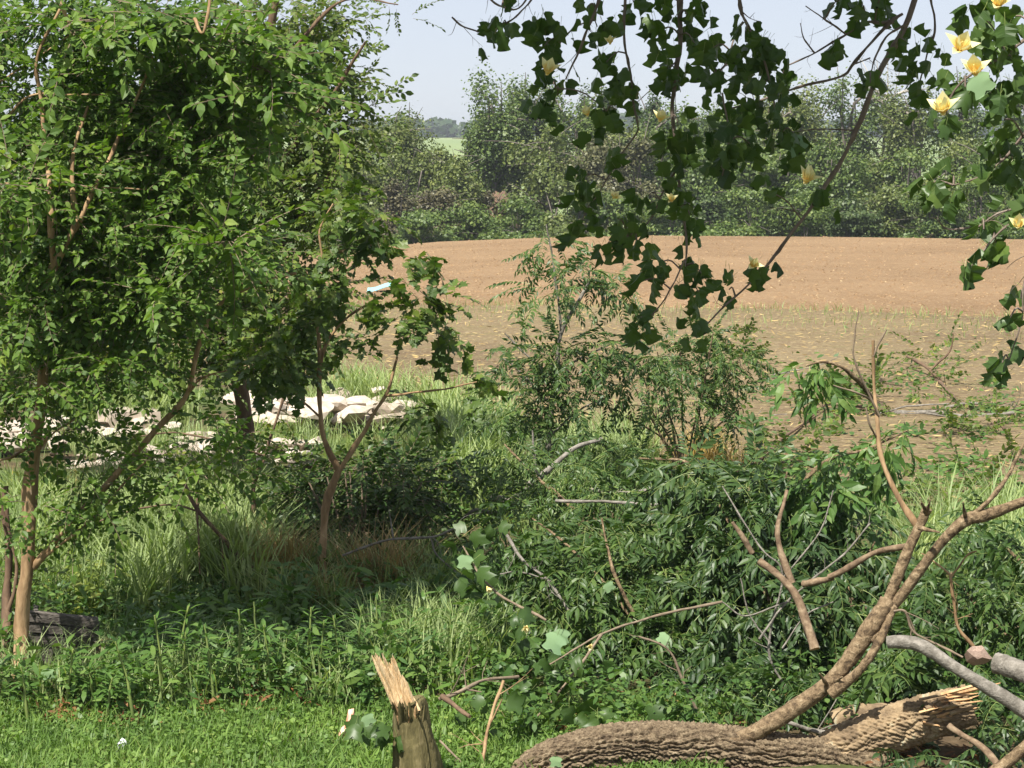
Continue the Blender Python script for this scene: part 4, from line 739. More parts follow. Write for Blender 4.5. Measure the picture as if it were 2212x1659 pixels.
for k, (bl, n, lab) in enumerate([([(2000, 790), (2030, 830), (2060, 780), (1980, 860), (2070, 880)], 60, 'sparse dark leafy branch lying on the stubble at the right'), ([(1900, 830), (1880, 880), (1940, 900), (1840, 890)], 60, 'dark leafy branch on the stubble behind the thin upright stick'),
                               ([(1640, 740), (1600, 770), (1570, 750), (1620, 790)], 40, 'sparse leafy tip on the stubble right of the pinnate sapling'), ([(1700, 990), (1640, 1000), (1730, 930), (1790, 880)], 45, 'low leafy branch on the bare soil left of the wilted branch'),
                               ([(2100, 930), (2160, 920), (2060, 930), (2190, 990)], 45, 'low leafy branch on the stubble at the right edge'), ([(2080, 1090), (2140, 1060), (2190, 1110), (2020, 1080)], 50, 'fresh leafy twig heap in the grass above the forked limb')]):
    bb = [(x, y - 12, float(G(x, y)[1]) - .2, 40, 22) for x, y in bl]
    fallen('leafy_branch', lab, [[(bb[0][0], bb[0][1] + 20, bb[0][2]), (bb[1][0], bb[1][1] + 8, bb[1][2]), (bb[-1][0], bb[-1][1], bb[-1][2])]], bb, n, 1.0, TB, 'leafy_twig', 'bark_brown', nobj=n, droop=-.1, sd=.3, s0=.9, s1=1.4)

# ================================================================== TULIP TREE hanging in from above
bU = A([3.1, 5.6, 0.0]); tU = thing('tulip_tree', 'tulip tree whose dark lobed leaves and yellow flowers hang in from above', 'tree', bU)
mb = MB(); tube(mb, [bU + A([0, 0, -.1]), bU + A([.02, .05, 2]), bU + A([-.1, .1, 4.2]), bU + A([-.3, .1, 6.5])], .17, .08, 20, 14); mb.build('trunk', M['bark_tulip'], tU, bU)
def tleaf(seed, curl, bend, fold):
    v, f, mi = outline_leaf(TULIP, bend, fold, curl, seed, .035); mb = MB(); mb.add(v, f, 0)
    thin_strip(mb, [[0, -.55, .12], [0, -.25, .05], [0, .05, 0]], .018); w = mb.arrays(); return w[0], w[1], w[2]
TLT = [tleaf(i, c, b_, f_) for i, (c, b_, f_) in enumerate([(.2, .15, .1), (.5, .35, .35), (.9, .2, -.1), (.1, .5, .6), (1.2, .4, .2), (.3, .25, -.3), (.0, .1, .9)])]
TLM = [MB().add(*t, True).mesh('leaf', [M['leaf_tulip'], M['stem_weed']]) for t in TLT]
TLP = [MB().add(*t, True).mesh('leaf', [M['leaf_pale'], M['stem_weed']]) for t in TLT[:2]]
DU = 6.0
tb = [([(1995, -60), (1950, 70), (1898, 158), (1854, 270), (1824, 337), (1770, 418), (1712, 502), (1669, 559), (1635, 597), (1568, 658), (1517, 712)], 15, 3),
      ([(1950, 30), (1911, 50), (1870, 48), (1827, 74), (1760, 115), (1702, 141)], 8, 3), ([(1827, 74), (1780, 40), (1740, 13)], 5, 2), ([(1760, 115), (1735, 80), (1729, 50)], 4, 2),
      ([(1930, 45), (1911, 61), (1844, 135), (1817, 165), (1712, 192), (1635, 219), (1564, 239)], 8, 4), ([(1960, 50), (1918, 77), (1891, 125), (1878, 168)], 6, 3), ([(1840, 140), (1880, 125)], 4, 3),
      ([(1475, -60), (1468, 0), (1470, 100), (1458, 169), (1451, 236), (1462, 330), (1470, 420), (1482, 520), (1480, 600)], 14, 4), ([(1310, -60), (1293, 7), (1269, 61), (1253, 104), (1222, 172)], 9, 4),
      ([(1210, 92), (1240, 60), (1272, 45)], 4, 3), ([(976, 37), (996, 54), (1033, 69)], 4, 4), ([(1020, -50), (1060, 0), (1087, 15), (1121, 17), (1160, -40)], 5, 4), ([(1170, -40), (1148, 0), (1120, 30), (1094, 51)], 4, 4),
      ([(1355, -60), (1350, 0), (1348, 67), (1355, 130), (1363, 168), (1367, 209), (1377, 270), (1373, 290), (1340, 337), (1289, 425)], 7, 3), ([(1590, -60), (1598, 0), (1608, 40), (1642, 111), (1662, 168), (1675, 236), (1690, 310)], 9, 3),
      ([(1606, 47), (1588, 77), (1568, 135), (1541, 168)], 6, 3), ([(1470, 350), (1430, 420), (1400, 480), (1340, 520)], 5, 3), ([(1480, 560), (1440, 640), (1400, 690)], 4, 3), ([(1200, 190), (1260, 200), (1310, 240)], 4, 2),
      ([(2010, -40), (2012, 0), (2019, 67), (2000, 130), (1980, 200)], 6, 3), ([(1560, 200), (1575, 300), (1560, 380)], 4, 3)]
right = [([(2330, -60), (2240, 60), (2170, 120), (2110, 150), (2060, 200), (2040, 250)], 9, 4), ([(2330, 150), (2250, 240), (2180, 330), (2120, 380), (2060, 400)], 8, 3), ([(2330, 300), (2260, 430), (2212, 470), (2160, 500), (2110, 560), (2085, 600)], 7, 3),
         ([(2260, 440), (2215, 600), (2205, 700), (2175, 790)], 6, 3), ([(2110, 490), (2050, 495), (2020, 470)], 5, 3), ([(2230, 440), (2160, 460), (2110, 492)], 5, 4)]
DR = 4.7; cpts = []
for S_, D_ in ((tb, DU), (right, DR)):
    for k, (pts, a, b_) in enumerate(S_):
        dd = D_ + .25 * math.sin(k * 2.1); pp = [(x, y, dd) for x, y in pts]; limb(tU, bU, pp, a, b_, 'bark_tulip', 'branch', sides=7, wob=.1, n=5 * len(pp), tl=3); cpts += [(x, y, dd) for x, y in zip(*spline(A(pts, ), 24).T)]
# limbs carrying them, above the frame
for (x, y), D_ in (((1995, -60), DU), ((1475, -60), DU), ((1310, -60), DU), ((1590, -60), DU), ((1100, -60), DU), ((2330, 0), DR)):
    e = P(x, y, D_); mb = MB(); tube(mb, [bU + A([-.1, .1, 4.0]), A([(e[0] + 2.9) / 2, 5.7, 4.15]), e + A([.1, 0, .6]), e], .05, .008, 16, 7); mb.build('branch', M['bark_tulip'], tU, bU)
cpts = A(cpts)
cl = [(1060, 80, 3, 18), (1085, 75, 4, 18), (1090, 20, 2, 12), (1180, 80, 6, 26), (1175, 120, 5, 26), (1195, 205, 6, 28), (1205, 225, 3, 22), (1270, 35, 3, 20), (1290, 75, 3, 22), (1370, 25, 4, 22), (1310, 150, 4, 20), (1345, 190, 5, 20), (1362, 220, 3, 16), (1300, 275, 5, 24), (1330, 255, 3, 20),
      (1420, 25, 5, 24), (1425, 85, 5, 24), (1440, 165, 4, 20), (1465, 190, 4, 18), (1485, 50, 6, 24), (1500, 110, 5, 22), (1610, 95, 9, 34), (1655, 125, 7, 28), (1590, 185, 7, 30), (1650, 215, 8, 32), (1690, 180, 4, 20), (1600, 265, 8, 32), (1680, 290, 4, 22), (1540, 120, 3, 20), (1540, 180, 4, 22),
      (1465, 290, 6, 24), (1440, 340, 5, 22), (1490, 350, 5, 22), (1400, 440, 4, 22), (1250, 400, 4, 18), (1262, 450, 5, 22), (1330, 365, 3, 18), (1335, 490, 4, 22), (1310, 545, 4, 20), (1375, 535, 5, 22), (1425, 585, 4, 22), (1480, 600, 5, 24), (1515, 605, 4, 18), (1385, 705, 6, 24), (1510, 650, 5, 20), (1500, 715, 3, 16),
      (1555, 330, 7, 30), (1620, 330, 4, 24), (1545, 385, 4, 20), (1665, 430, 3, 18), (1460, 430, 4, 22), (1490, 480, 4, 20), (1390, 620, 3, 18), (1860, 25, 5, 22), (1900, 15, 4, 20), (1800, 120, 3, 14), (1880, 190, 3, 14), (1960, 110, 5, 22), (1985, 175, 6, 26), (2012, 110, 3, 18), (1715, 300, 3, 16), (1722, 345, 3, 20), (1782, 440, 3, 18), (1640, 605, 4, 20), (1575, 640, 3, 18),
      (1820, 10, 3, 14), (1510, 20, 3, 20), (1250, 510, 3, 18)]
cr_ = [(2120, 60, 6, 30), (2155, 120, 5, 26), (2085, 205, 4, 22), (2140, 225, 6, 30), (2045, 265, 3, 18), (2185, 60, 6, 30), (2195, 180, 7, 30), (2170, 280, 6, 28), (2190, 380, 6, 28), (2145, 350, 5, 24), (2060, 410, 4, 24), (1990, 430, 4, 24), (2150, 540, 4, 20), (2087, 600, 2, 8), (2180, 700, 2, 12), (2165, 800, 4, 20), (2205, 655, 2, 12), (2125, 510, 3, 18), (2200, 470, 3, 18)]
tw = MB(); rest = MB(); nl_ = 0
for S_, D_, k0 in ((cl, DU, 0), (cr_, DR, 1)):
    for x, y, n, sp in S_:
        q = cpts[(np.abs(cpts[:, 2] - D_) < .4)]; j = np.argmin((q[:, 0] - x) ** 2 + (q[:, 1] - y + 25) ** 2); dd = q[j, 2]
        a0 = P(*q[j]); e0 = P(x, y - sp * .8, dd + rng.normal(0, .08)); tube(tw, [a0, (a0 + e0) / 2 + A([0, 0, .015]), e0], .0026, .0016, 6, 4, cap=False)
        for i in range(int(n * 2.2 + .5)):
            c = P(x + rng.normal(0, sp * .8), y + rng.normal(0, sp * 1.05) - 18, dd + rng.normal(0, .09))
            d = unit(A([rng.normal(0, .45), rng.normal(0, .35), -1.0])) if k0 == 0 else unit(A([rng.normal(0, .7), rng.normal(-.2, .4), -.7]))
            up = unit(A([rng.normal(0, .8), -.7 + rng.normal(0, .5), rng.normal(.25, .4)]))
            s = rng.uniform(.032, .052) * (1.0 if k0 == 0 else .95); nl_ += 1; R = basis(d[None], up[None])[0]
            if nl_ % 5 < 2: inst('leaf', TLM[rng.integers(0, len(TLM))], tU, mat4(c - bU, R * A([rng.uniform(.42, 1.0), 1, 1]), s))
            else: stamp(rest, TLT[rng.integers(0, len(TLT))], c[None], (R * A([rng.uniform(.42, 1.0), 1, 1]))[None], A([s]))
rest.build('foliage', [M['leaf_tulip'], M['stem_weed']], tU, bU, kind='stuff'); tw.build('twigs', M['bark_tulip'], tU, bU, kind='stuff')
for x, y, D_ in ((1708, 300, 5.7), (2105, 165, 4.55)):
    inst('leaf', TLP[0], tU, mat4(P(x, y, D_) - bU, basis(A([[.5, -.2, -.6]]), A([[-.3, -.8, .6]]))[0], .05), label='pale silvery leaf')
n = 1900; zz = rng.uniform(3.5, 4.9, n); pos = np.stack([rng.uniform(-2.6, 2.4, n), 6.0 - .55 * (zz - 2.6) + rng.uniform(-.75, .75, n), zz], -1)  # unseen crown above the frame, slanted towards the sun to shade the hanging leaves
mb = MB(); stamp(mb, TLT[0], pos, basis(unit(rng.normal(0, 1, (n, 3)) * A([1, 1, .4])), unit(rng.normal(0, .4, (n, 3)) + A([0, 0, 1]))), rng.uniform(.12, .17, n)); mb.build('crown', [M['leaf_tulip'], M['stem_weed']], tU, bU, kind='stuff')
# flowers
m, nt, b = new_mat('petal'); sx = nt.nodes.new('ShaderNodeSeparateXYZ'); tc = nt.nodes.new('ShaderNodeTexCoord'); nt.links.new(tc.outputs['Object'], sx.inputs[0])
oi = nt.nodes.new('ShaderNodeObjectInfo'); c1 = ramp(nt, sx.outputs['Y'], [(.0, (.50, .58, .20)), (.20, (.80, .46, .10)), (.36, (.84, .66, .20)), (.55, (.80, .74, .34)), (1, (.84, .80, .46))])
nt.links.new(c1.outputs[0], b.inputs['Base Color']); b.inputs['Roughness'].default_value = .5; M['petal'] = m
t_ = nt.nodes.new('ShaderNodeBsdfTranslucent'); nt.links.new(c1.outputs[0], t_.inputs['Color']); mx = nt.nodes.new('ShaderNodeMixShader'); mx.inputs[0].default_value = .3
nt.links.new(b.outputs[0], mx.inputs[1]); nt.links.new(t_.outputs[0], mx.inputs[2]); nt.links.new(mx.outputs[0], nt.nodes['Material Output'].inputs['Surface'])
M['stamen'] = leaf_mat('stamen', [(0, (.72, .56, .22)), (1, (.80, .68, .34))], .1)
pv, pf, pm_ = foldleaf(1.0, .72, -.30, .18); PET = [MB().add(pv, pf, 0).mesh('petal', M['petal']), MB().add(*foldleaf(1.0, .6, .35, .2)).mesh('petal', M['petal'])]
mb = MB(); tube(mb, [[0, 0, -.05], [0, 0, .3], [0, 0, .62]], .12, .03, 8, 8)
for k in range(14): a = k * .45; thin_strip(mb, [[.1 * math.cos(a), .1 * math.sin(a), .05], [.24 * math.cos(a), .24 * math.sin(a), .35], [.34 * math.cos(a), .34 * math.sin(a), .62]], .03, 0)
FLC = mb.mesh('flower', M['stamen'])
def flower(parent, base, x, y, D, s, axis):
    z = unit(A(axis)); yv = A([.3, .8, .2]); R = basis(np.cross(z, yv)[None], z[None])[0]
    fl = inst('flower', FLC, parent, mat4(P(x, y, D) - base, R, s))
    for k in range(6):
        a = k * math.pi / 3 + rng.normal(0, .12); op = rng.uniform(.25, .85)
        d = A([math.cos(a) * math.sin(op), math.sin(a) * math.sin(op), math.cos(op)]); inw = A([-math.cos(a), -math.sin(a), .35])
        inst('petal', PET[k % 2], fl, mat4(A([math.cos(a), math.sin(a), 0]) * .08, basis(d[None], inw[None])[0], rng.uniform(.85, 1.1)))
for x, y, D_, s, ax_ in [(1182, 160, 5.75, .036, (.2, -.5, .8)), (1270, 250, 6.0, .026, (-.3, -.3, .8)), (1425, 262, 5.8, .032, (.2, -.3, .9)), (1740, 395, 5.7, .045, (.25, -.3, .9)), (1625, 575, 5.8, .026, (.3, -.6, .6)), (1318, 95, 6, .022, (0, -.4, .8)),
                         (2038, 245, 4.5, .040, (-.3, -.5, .8)), (2072, 110, 4.5, .038, (.1, -.7, .7)), (2108, 160, 4.45, .036, (-.3, -.6, .7)), (2155, 15, 4.5, .036, (.1, -.6, .8)), (2200, 492, 4.5, .026, (-.2, -.7, .6)), (1452, 435, 5.9, .022, (-.2, -.5, .8)), (1325, 428, 5.9, .020, (.3, -.6, .6))]:
    flower(tU, bU, x, y, D_ - .45, s * 1.0, ax_)
# the broken tulip branch on the ground with its big leaves and flowers
bV = P(1300, 1450, 10.2); bV[2] = 0; tV = thing('tulip_branch', 'fallen branch with large pale and dark lobed leaves and yellow flowers, centre bottom', 'branch', bV)
for pts in [[(1560, 1300, 10.4), (1420, 1330, 10.3), (1300, 1370, 10.2), (1180, 1440, 10.1)], [(1300, 1370, 10.2), (1220, 1480, 10), (1150, 1560, 9.8)], [(1180, 1340, 10.3), (1060, 1270, 10.5), (1000, 1180, 10.7)]]: limb(tV, bV, pts, 7, 4, 'bark_twig', 'stem')
for x, y, n, sp, D_ in [(1000, 1230, 6, 30, 10.7), (1060, 1270, 6, 30, 10.6), (990, 1190, 5, 24, 10.8), (1130, 1360, 6, 26, 10.3), (1180, 1440, 9, 34, 10.1), (1240, 1420, 5, 26, 10.1), (1130, 1480, 6, 26, 10), (1160, 1540, 7, 30, 9.8), (1290, 1520, 7, 30, 9.9), (1370, 1540, 5, 26, 9.8), (1060, 1540, 5, 24, 9.6), (1250, 1560, 5, 22, 9.7), (795, 1575, 5, 18, 8.85), (820, 1590, 3, 14, 8.85), (1040, 1150, 4, 24, 11), (1870, 1480, 2, 16, 9.2), (1200, 1590, 4, 24, 9.6)]:
    for i in range(n):
        c = P(x + rng.normal(0, sp), y + rng.normal(0, sp), D_ + rng.normal(0, .1)); d = unit(A([rng.normal(0, .8), rng.normal(-.1, .5), -.55])); up = unit(A([rng.normal(-.2, .5), -.5 + rng.normal(0, .4), .7]))
        inst('leaf', TLM[rng.integers(0, len(TLM))], tV, mat4(c - bV, basis(d[None], up[None])[0], rng.uniform(.055, .095)))
for x, y, s, D_ in [(1005, 1215, .075, 10.5), (1205, 1385, .10, 9.95), (1310, 1275, .05, 10.4), (1440, 1385, .06, 10), (1215, 1375, .07, 9.97), (790, 1560, .05, 8.75), (1200, 1650, .05, 9.0), (420, 1650, .07, 9.4), (100, 1460, .06, 10.2)]:
    inst('leaf', TLP[0], tV, mat4(P(x, y - 15, D_) - bV, basis(A([[rng.normal(0, .4), -.2, -.8]]), A([[-.3, -.8, .55]]))[0], s), label='pale silvery leaf')
for x, y, s in [(1138, 1352, .034), (1248, 1425, .042), (1052, 1268, .034), (1278, 1392, .03)]: flower(tV, bV, x, y, 10.0, s, (rng.normal(0, .4), -.5, -.6))

# ================================================================== GRASS, WEEDS, LITTER
def blade(w=.06, k=3, lean=.5):
    """unit-high blade, bending over"""
    v = []; t = np.linspace(0, 1, k + 1)
    for q in t[:-1]: v += [[-w * (1 - q * .7), lean * q * q, q], [w * (1 - q * .7), lean * q * q, q]]
    v.append([0, lean, .96]); f = []
    for i in range(k - 1): f += [[2 * i, 2 * i + 1, 2 * i + 3], [2 * i, 2 * i + 3, 2 * i + 2]]
    f.append([2 * k - 2, 2 * k - 1, 2 * k]); return A(v, float), A(f), np.zeros(len(f), int)
BL = [blade(.045, 3, .25), blade(.04, 3, .6), blade(.05, 3, .95)]
def blades(mb, pos, hgt, wmul=1.0, m=0):
    n = len(pos); k = rng.integers(0, 3, n); a = rng.uniform(0, 6.3, n)
    R = np.zeros((n, 3, 3)); R[:, 0, 0] = np.cos(a); R[:, 1, 0] = np.sin(a); R[:, 0, 1] = -np.sin(a); R[:, 1, 1] = np.cos(a); R[:, 2, 2] = 1
    for j in range(3):
        q = k == j; S = np.stack([hgt[q] * wmul, hgt[q], hgt[q]], -1); stamp(mb, BL[j], pos[q], R[q], S, m)
def px_scatter(x0, x1, y0, y1, n, clump=0):
    x = rng.uniform(x0, x1, n); y = rng.uniform(y0, y1, n)
    if clump: k = rng.integers(0, clump, n); cx = rng.uniform(x0, x1, clump); cy = rng.uniform(y0, y1, clump); x = cx[k] + rng.normal(0, 22, n); y = cy[k] + rng.normal(0, 9, n)
    return G(x, y)
mb = MB(); pos = px_scatter(-40, 1560, 1515, 1740, 40000); keep = (pos[:, 1] < 10.55 + .12 * np.sin(pos[:, 0] * 5)) ; pos = pos[keep]
blades(mb, pos, rng.uniform(.02, .065, len(pos)) * np.where(rng.uniform(0, 1, len(pos)) < .04, 1.7, 1), 1.5)
cl_p = px_scatter(-40, 1560, 1525, 1740, 9000, 500); cl_p[:, 2] += rng.uniform(.01, .05, 9000); stamp(mb, hexleaf(1, .8, .15), cl_p, basis(unit(rng.normal(0, 1, (9000, 3)) * A([1, 1, .3])), unit(rng.normal(0, .4, (9000, 3)) + A([0, -.2, 1]))), rng.uniform(.012, .03, 9000))
mb.build('lawn_grass', M['grass'], kind='stuff', label='sunlit short lawn grass across the bottom left', category='grass')
mb = MB()
for (x0, x1, y0, y1, n, cl_, h0, h1) in [(250, 560, 1110, 1330, 3800, 60, .25, .55), (930, 1090, 915, 1130, 2600, 40, .3, .6), (20, 300, 1090, 1330, 2600, 50, .2, .5), (150, 400, 885, 915, 1400, 20, .25, .5), (560, 760, 880, 905, 500, 12, .2, .4), (720, 900, 860, 900, 900, 20, .25, .5), (1200, 1400, 960, 1080, 1500, 30, .2, .45),
                                       (560, 1000, 1240, 1360, 1500, 40, .2, .4), (1400, 2212, 1060, 1160, 2600, 80, .08, .2), (1980, 2230, 1130, 1330, 1200, 30, .25, .5), (250, 540, 1080, 1290, 2600, 50, .25, .55), (380, 920, 945, 985, 1500, 40, .1, .28), (100, 420, 960, 990, 700, 20, .1, .25), (800, 1100, 1400, 1500, 1300, 30, .15, .4), (0, 800, 1440, 1530, 1500, 50, .1, .3), (1060, 1240, 1040, 1160, 900, 20, .2, .45)]:
    pos = px_scatter(x0, x1, y0, y1, n, cl_); blades(mb, pos, rng.uniform(h0, h1, n), .38)
mb.build('tall_grass', M['grass_tall'], kind='stuff', label='tall pale green grass growing in tufts between the trees', category='grass')
HL = hexleaf(1, .55, .2); HB = hexleaf(1, .32, .35)
def cover(mb, boxes, tp, s0, s1, zmax):
    for x0, x1, y0, y1, n, cl_ in boxes:
        pos = px_scatter(x0, x1, y0, y1, n, cl_); ex_ = ~((pos[:, 0] > -2.45) & (pos[:, 0] < -2.0) & (pos[:, 1] > 10.4) & (pos[:, 1] < 11.6)); pos = pos[ex_]; n = len(pos); pos[:, 2] += zmax * rng.uniform(0, 1, n) ** 1.4
        stamp(mb, tp, pos, basis(unit(rng.normal(0, 1, (n, 3)) * A([1, 1, .4])), unit(rng.normal(0, .5, (n, 3)) + A([0, -.1, 1]))), rng.uniform(s0, s1, n))
mb = MB(); cover(mb, [(-40, 1150, 1400, 1545, 7000, 160), (-40, 640, 1290, 1420, 4500, 90), (560, 1250, 1270, 1420, 5000, 90), (1000, 2230, 1400, 1600, 6000, 100), (1400, 2230, 1200, 1420, 4000, 90), (900, 1500, 1090, 1280, 2600, 60)], HL, .02, .055, .22)
cover(mb, [(0, 1150, 1380, 1530, 3500, 120), (600, 1200, 1280, 1400, 2500, 70)], HB, .05, .11, .3)
mb.build('undergrowth', M['leaf_weed'], kind='stuff', label='low leafy undergrowth along the back of the lawn', category='undergrowth')
mb = MB(); cover(mb, [(130, 250, 1280, 1345, 460, 14), (240, 420, 1100, 1180, 200, 10), (60, 180, 1070, 1120, 200, 12), (1040, 1130, 1080, 1150, 160, 8)], HL, .045, .09, .24)
mb.build('lime_groundcover', M['leaf_lime'], kind='stuff', label='yellow-green broad-leaved ground cover behind the crate', category='ground cover')
mb = MB(); cover(mb, [(60, 300, 1535, 1572, 500, 10), (430, 560, 1500, 1525, 260, 8), (600, 1000, 1300, 1340, 300, 14), (1150, 2100, 1500, 1640, 500, 40), (-20, 700, 1480, 1540, 300, 40)], HB, .03, .07, .04)
mb.build('leaf_litter', M['dead_leaf'], kind='stuff', label='scattered brown dead leaves on the ground at the lawn edge', category='litter')
mb = MB(); cover(mb, [(1440, 2230, 820, 1060, 3400, 60), (1500, 2230, 1000, 1120, 2600, 70), (1500, 2230, 720, 820, 300, 40)], HL, .04, .10, .07)
mb.build('leaf_scraps', M['leaf_weed'], kind='stuff', label='green leaf scraps strewn over the stubble', category='litter')
mb = MB(); n = 18000; x = rng.uniform(-14, 16, n); y = rng.uniform(0, 1, n); y = near(x) + (wave(x) - near(x)) * y ** 1.2; pos = np.stack([x, y, H(x, y) + .05], -1)
stamp(mb, hexleaf(1, .14, .05), pos, basis(unit(rng.normal(0, 1, (n, 3)) * A([1, .6, .15])), unit(rng.normal(0, .4, (n, 3)) + A([0, -.3, 1]))), rng.uniform(.035, .11, n))
mb.build('straw_litter', M['straw'], kind='stuff', label='straw flecks over the stubble strip', category='straw')
mb = MB(); n = 5000; x = rng.uniform(-14, 17, n); pos = np.stack([x, wave(x) - rng.uniform(0, 1, n) ** 2 * 5 + .1 + rng.normal(0, .25, n), np.zeros(n)], -1); pos[:, 2] = H(pos[:, 0], pos[:, 1]) + .02
blades(mb, pos, rng.uniform(.05, .16, n), .9); mb.build('thin_grass', M['grass_tall'], kind='stuff', label='thin grass along the upper edge of the stubble', category='grass')
mb = MB(); n = 9000; x = rng.uniform(-15, 17, n); y = wave(x) + (70 - wave(x)) * rng.uniform(0, 1, n) ** 1.6; OCT = (A([[1, 0, 0], [0, 1, 0], [-1, 0, 0], [0, -1, 0], [.1, .1, .6]]), A([[0, 1, 4], [1, 2, 4], [2, 3, 4], [3, 0, 4]]), np.zeros(4, int))
stamp(mb, OCT, np.stack([x, y, H(x, y) + .012], -1), basis(unit(np.stack([rng.normal(0, 1, n), rng.normal(0, 1, n), np.zeros(n)], -1)), np.tile(A([[0, 0, 1.]]), (n, 1))), np.stack([rng.uniform(.02, .10, n), rng.uniform(.02, .07, n), rng.uniform(.02, .08, n)], -1))
mb.build('soil_clods', MS, kind='stuff', label='small clods of soil over the ploughed field', category='clods')
def clump(label, x, y, n, h, spread, mat='straw', lean=.5, name='dry_grass_clump'):
    b0 = G(x, y); t = thing(name, label, 'grass clump', b0); mb = MB(); pos = b0 + np.stack([rng.normal(0, spread, n), rng.normal(0, spread * .7, n), np.zeros(n)], -1); pos[:, 2] = H(pos[:, 0], pos[:, 1])
    blades(mb, pos, rng.uniform(h * .4, h, n), .22); mb.build('blades', M[mat], t, b0, kind='stuff')
clump('fan of dry tan grass left of the forked sapling', 612, 1288, 420, .50, .10); clump('dry straw clump at the foot of the dark bush', 828, 1308, 460, .52, .09); clump('golden dry grass clump at the field edge right of the reddish shrub', 1528, 1010, 500, .38, .14, 'straw_gold')
clump('golden grass clump in front of the white rubble', 372, 1068, 320, .24, .14, 'straw_gold'); clump('yellowed grass clump beside the slim trunk', 110, 1085, 320, .3, .16, 'straw_gold'); clump('dry grass at the foot of the forked sapling', 690, 1335, 360, .34, .12)

WL = MB().add(*foldleaf(1.0, .2, .45, .2)).mesh('leaf', M['leaf_weed'])
def weed(label, x0, y0, x1, y1, nl=22, D=None):
    b0 = G(x0, y0); D = b0[1]; e = P(x1, y1, D); t = thing('tall_weed', label, 'weed', b0, 'tall weeds behind the lawn'); L = np.linalg.norm(e - b0)
    bend = A([(x1 - x0) / 600., 0, 0]); c = spline([b0, (b0 + e) / 2 - bend * .15 + A([0, 0, .01]), e], 14); mb = MB(); tube(mb, c, .0085, .004, 14, 6, wob=.04); mb.build('stem', M['stem_weed'], t, b0)
    for k in range(nl):
        u = .25 + .75 * (k / nl) ** .65; p0 = c[min(int(u * 13.2), 13)]; a = k * 2.4 + rng.normal(0, .3); out = .8 if u > .8 else 1.0
        d = unit(A([math.cos(a) * out, math.sin(a) * out, .45 + .4 * (u > .85) + rng.normal(0, .2)])); s = rng.uniform(.06, .12) * (1.15 - .35 * u)
        inst('leaf', WL, t, mat4(p0 - b0, basis(d[None], A([[-math.cos(a) * .3, -math.sin(a) * .3, 1.0]]))[0], s))
ws = [(560, 1470, 548, 1300), (820, 1465, 812, 1290), (880, 1480, 884, 1345), (1010, 1490, 1018, 1352), (665, 1470, 672, 1312), (1085, 1480, 1080, 1370), (145, 1535, 158, 1403), (230, 1560, 243, 1464), (290, 1562, 249, 1386), (354, 1531, 334, 1329), (374, 1500, 408, 1309), (394, 1510, 401, 1366), (463, 1531, 441, 1349), (519, 1504, 516, 1316), (585, 1510, 570, 1350), (610, 1480, 625, 1360), (650, 1500, 640, 1370), (690, 1495, 700, 1340), (735, 1500, 720, 1330), (770, 1480, 780, 1310), (905, 1470, 925, 1320), (940, 1490, 935, 1370), (985, 1475, 970, 1330), (1040, 1460, 1050, 1330), (860, 1450, 850, 1310), (205, 1540, 190, 1440), (60, 1560, 45, 1440)]
ws.sort()
for i, w in enumerate(ws): weed(f'green narrow-leaved weed behind the lawn, {(ORD + ["twentieth"] + ["twenty-" + q for q in ORD[:9]])[i]} from the left', *w)

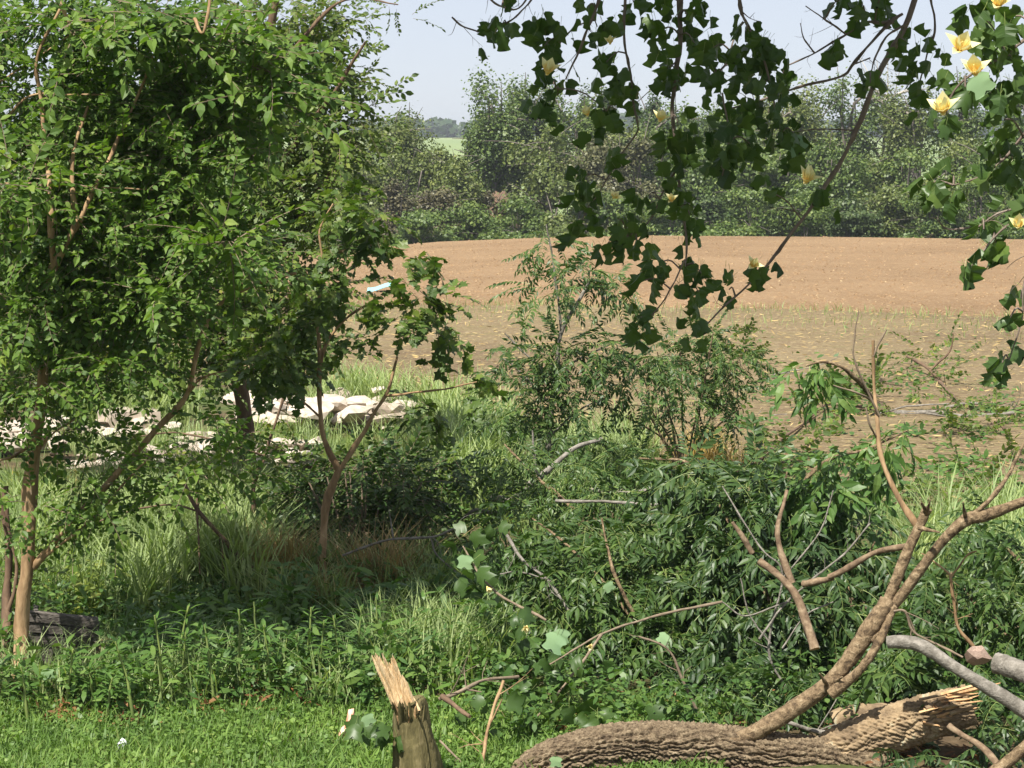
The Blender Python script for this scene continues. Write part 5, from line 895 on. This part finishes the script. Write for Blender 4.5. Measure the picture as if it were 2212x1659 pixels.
# ================================================================== SCRAPS
m, nt, b = new_mat('litter_paper'); n1 = noise(nt, 9, 2, mapped(nt, (1, 1, 1)))
nt.links.new(ramp(nt, n1.outputs[0], [(.40, (.72, .62, .48)), (.5, (.66, .26, .16)), (.58, (.74, .56, .44))]).outputs[0], b.inputs['Base Color']); b.inputs['Roughness'].default_value = .6
def crumple(name, label, cat, outline, D, mat, thick=.012):
    f = P(A([o[0] for o in outline]), A([o[1] for o in outline]), D); n = len(f); f[:, 1] += rng.normal(0, .008, n); c = f.mean(0) + A([0, -.03, .01]); base = A([c[0], c[1], f[:, 2].min()])
    j = np.arange(n); bk = f + A([0, thick, thick]); mb = MB(); mb.add(np.vstack([f, [c], bk, [c + A([0, thick, thick])]]), np.vstack([np.stack([j, (j + 1) % n, np.full(n, n)], -1), np.stack([n + 1 + (j + 1) % n, n + 1 + j, np.full(n, 2 * n + 1)], -1),
        np.stack([j, n + 1 + j, n + 1 + (j + 1) % n], -1), np.stack([j, n + 1 + (j + 1) % n, (j + 1) % n], -1)])); mb.build(name, mat, None, tuple(base), label=label, category=cat)
crumple('litter_scrap', 'crumpled red and cream scrap on the lawn left of the stump', 'litter', [(732, 1590), (738, 1578), (746, 1572), (752, 1540), (764, 1538), (766, 1560), (772, 1580), (764, 1588), (748, 1592)], 9.6, m)
m, nt, b = new_mat('white_scrap'); b.inputs['Base Color'].default_value = (.7, .72, .74, 1)
crumple('litter_scrap', 'small pale grey scrap in the grass at the bottom left', 'litter', [(254, 1612), (262, 1602), (272, 1606), (278, 1622), (270, 1636), (258, 1628)], 9.5, m)
m, nt, b = new_mat('turquoise_sheet'); b.inputs['Base Color'].default_value = (.24, .52, .56, 1); b.inputs['Roughness'].default_value = .4
q = G(822, 632); n = 12; X, Y = np.meshgrid(np.linspace(-.24, .24, n), np.linspace(-.3, .3, n)); Z = .10 + .05 * np.sin(X * 8) + .12 * Y + .02 * np.sin(Y * 17)
o = MB().add(np.stack([q[0] + X, q[1] + Y, q[2] + Z], -1), grid_faces(n, n, False), 0, True).build('plastic_sheet', m, None, tuple(q)); o['label'] = 'small turquoise plastic sheet lying on the field'; o['category'] = 'sheet'

# ------------------------------------------------------------------ the hazy air
m = bpy.data.materials.new('haze'); m.use_nodes = True; nt = m.node_tree; nt.nodes.clear(); out = nt.nodes.new('ShaderNodeOutputMaterial'); pv_ = nt.nodes.new('ShaderNodeVolumePrincipled')
pv_.inputs['Color'].default_value = (.80, .87, .95, 1); pv_.inputs['Density'].default_value = .00045; pv_.inputs['Anisotropy'].default_value = .2; nt.links.new(pv_.outputs[0], out.inputs['Volume'])
mb = MB(); box(mb, A([0, 2480, 1.25]), A([1., 0, 0]), A([0, 1., 0]), A([0, 0, 1.]), 2600, 2600, 7.75); mb.build('haze', m, kind='stuff', label='thin pale summer haze over the fields', category='haze')
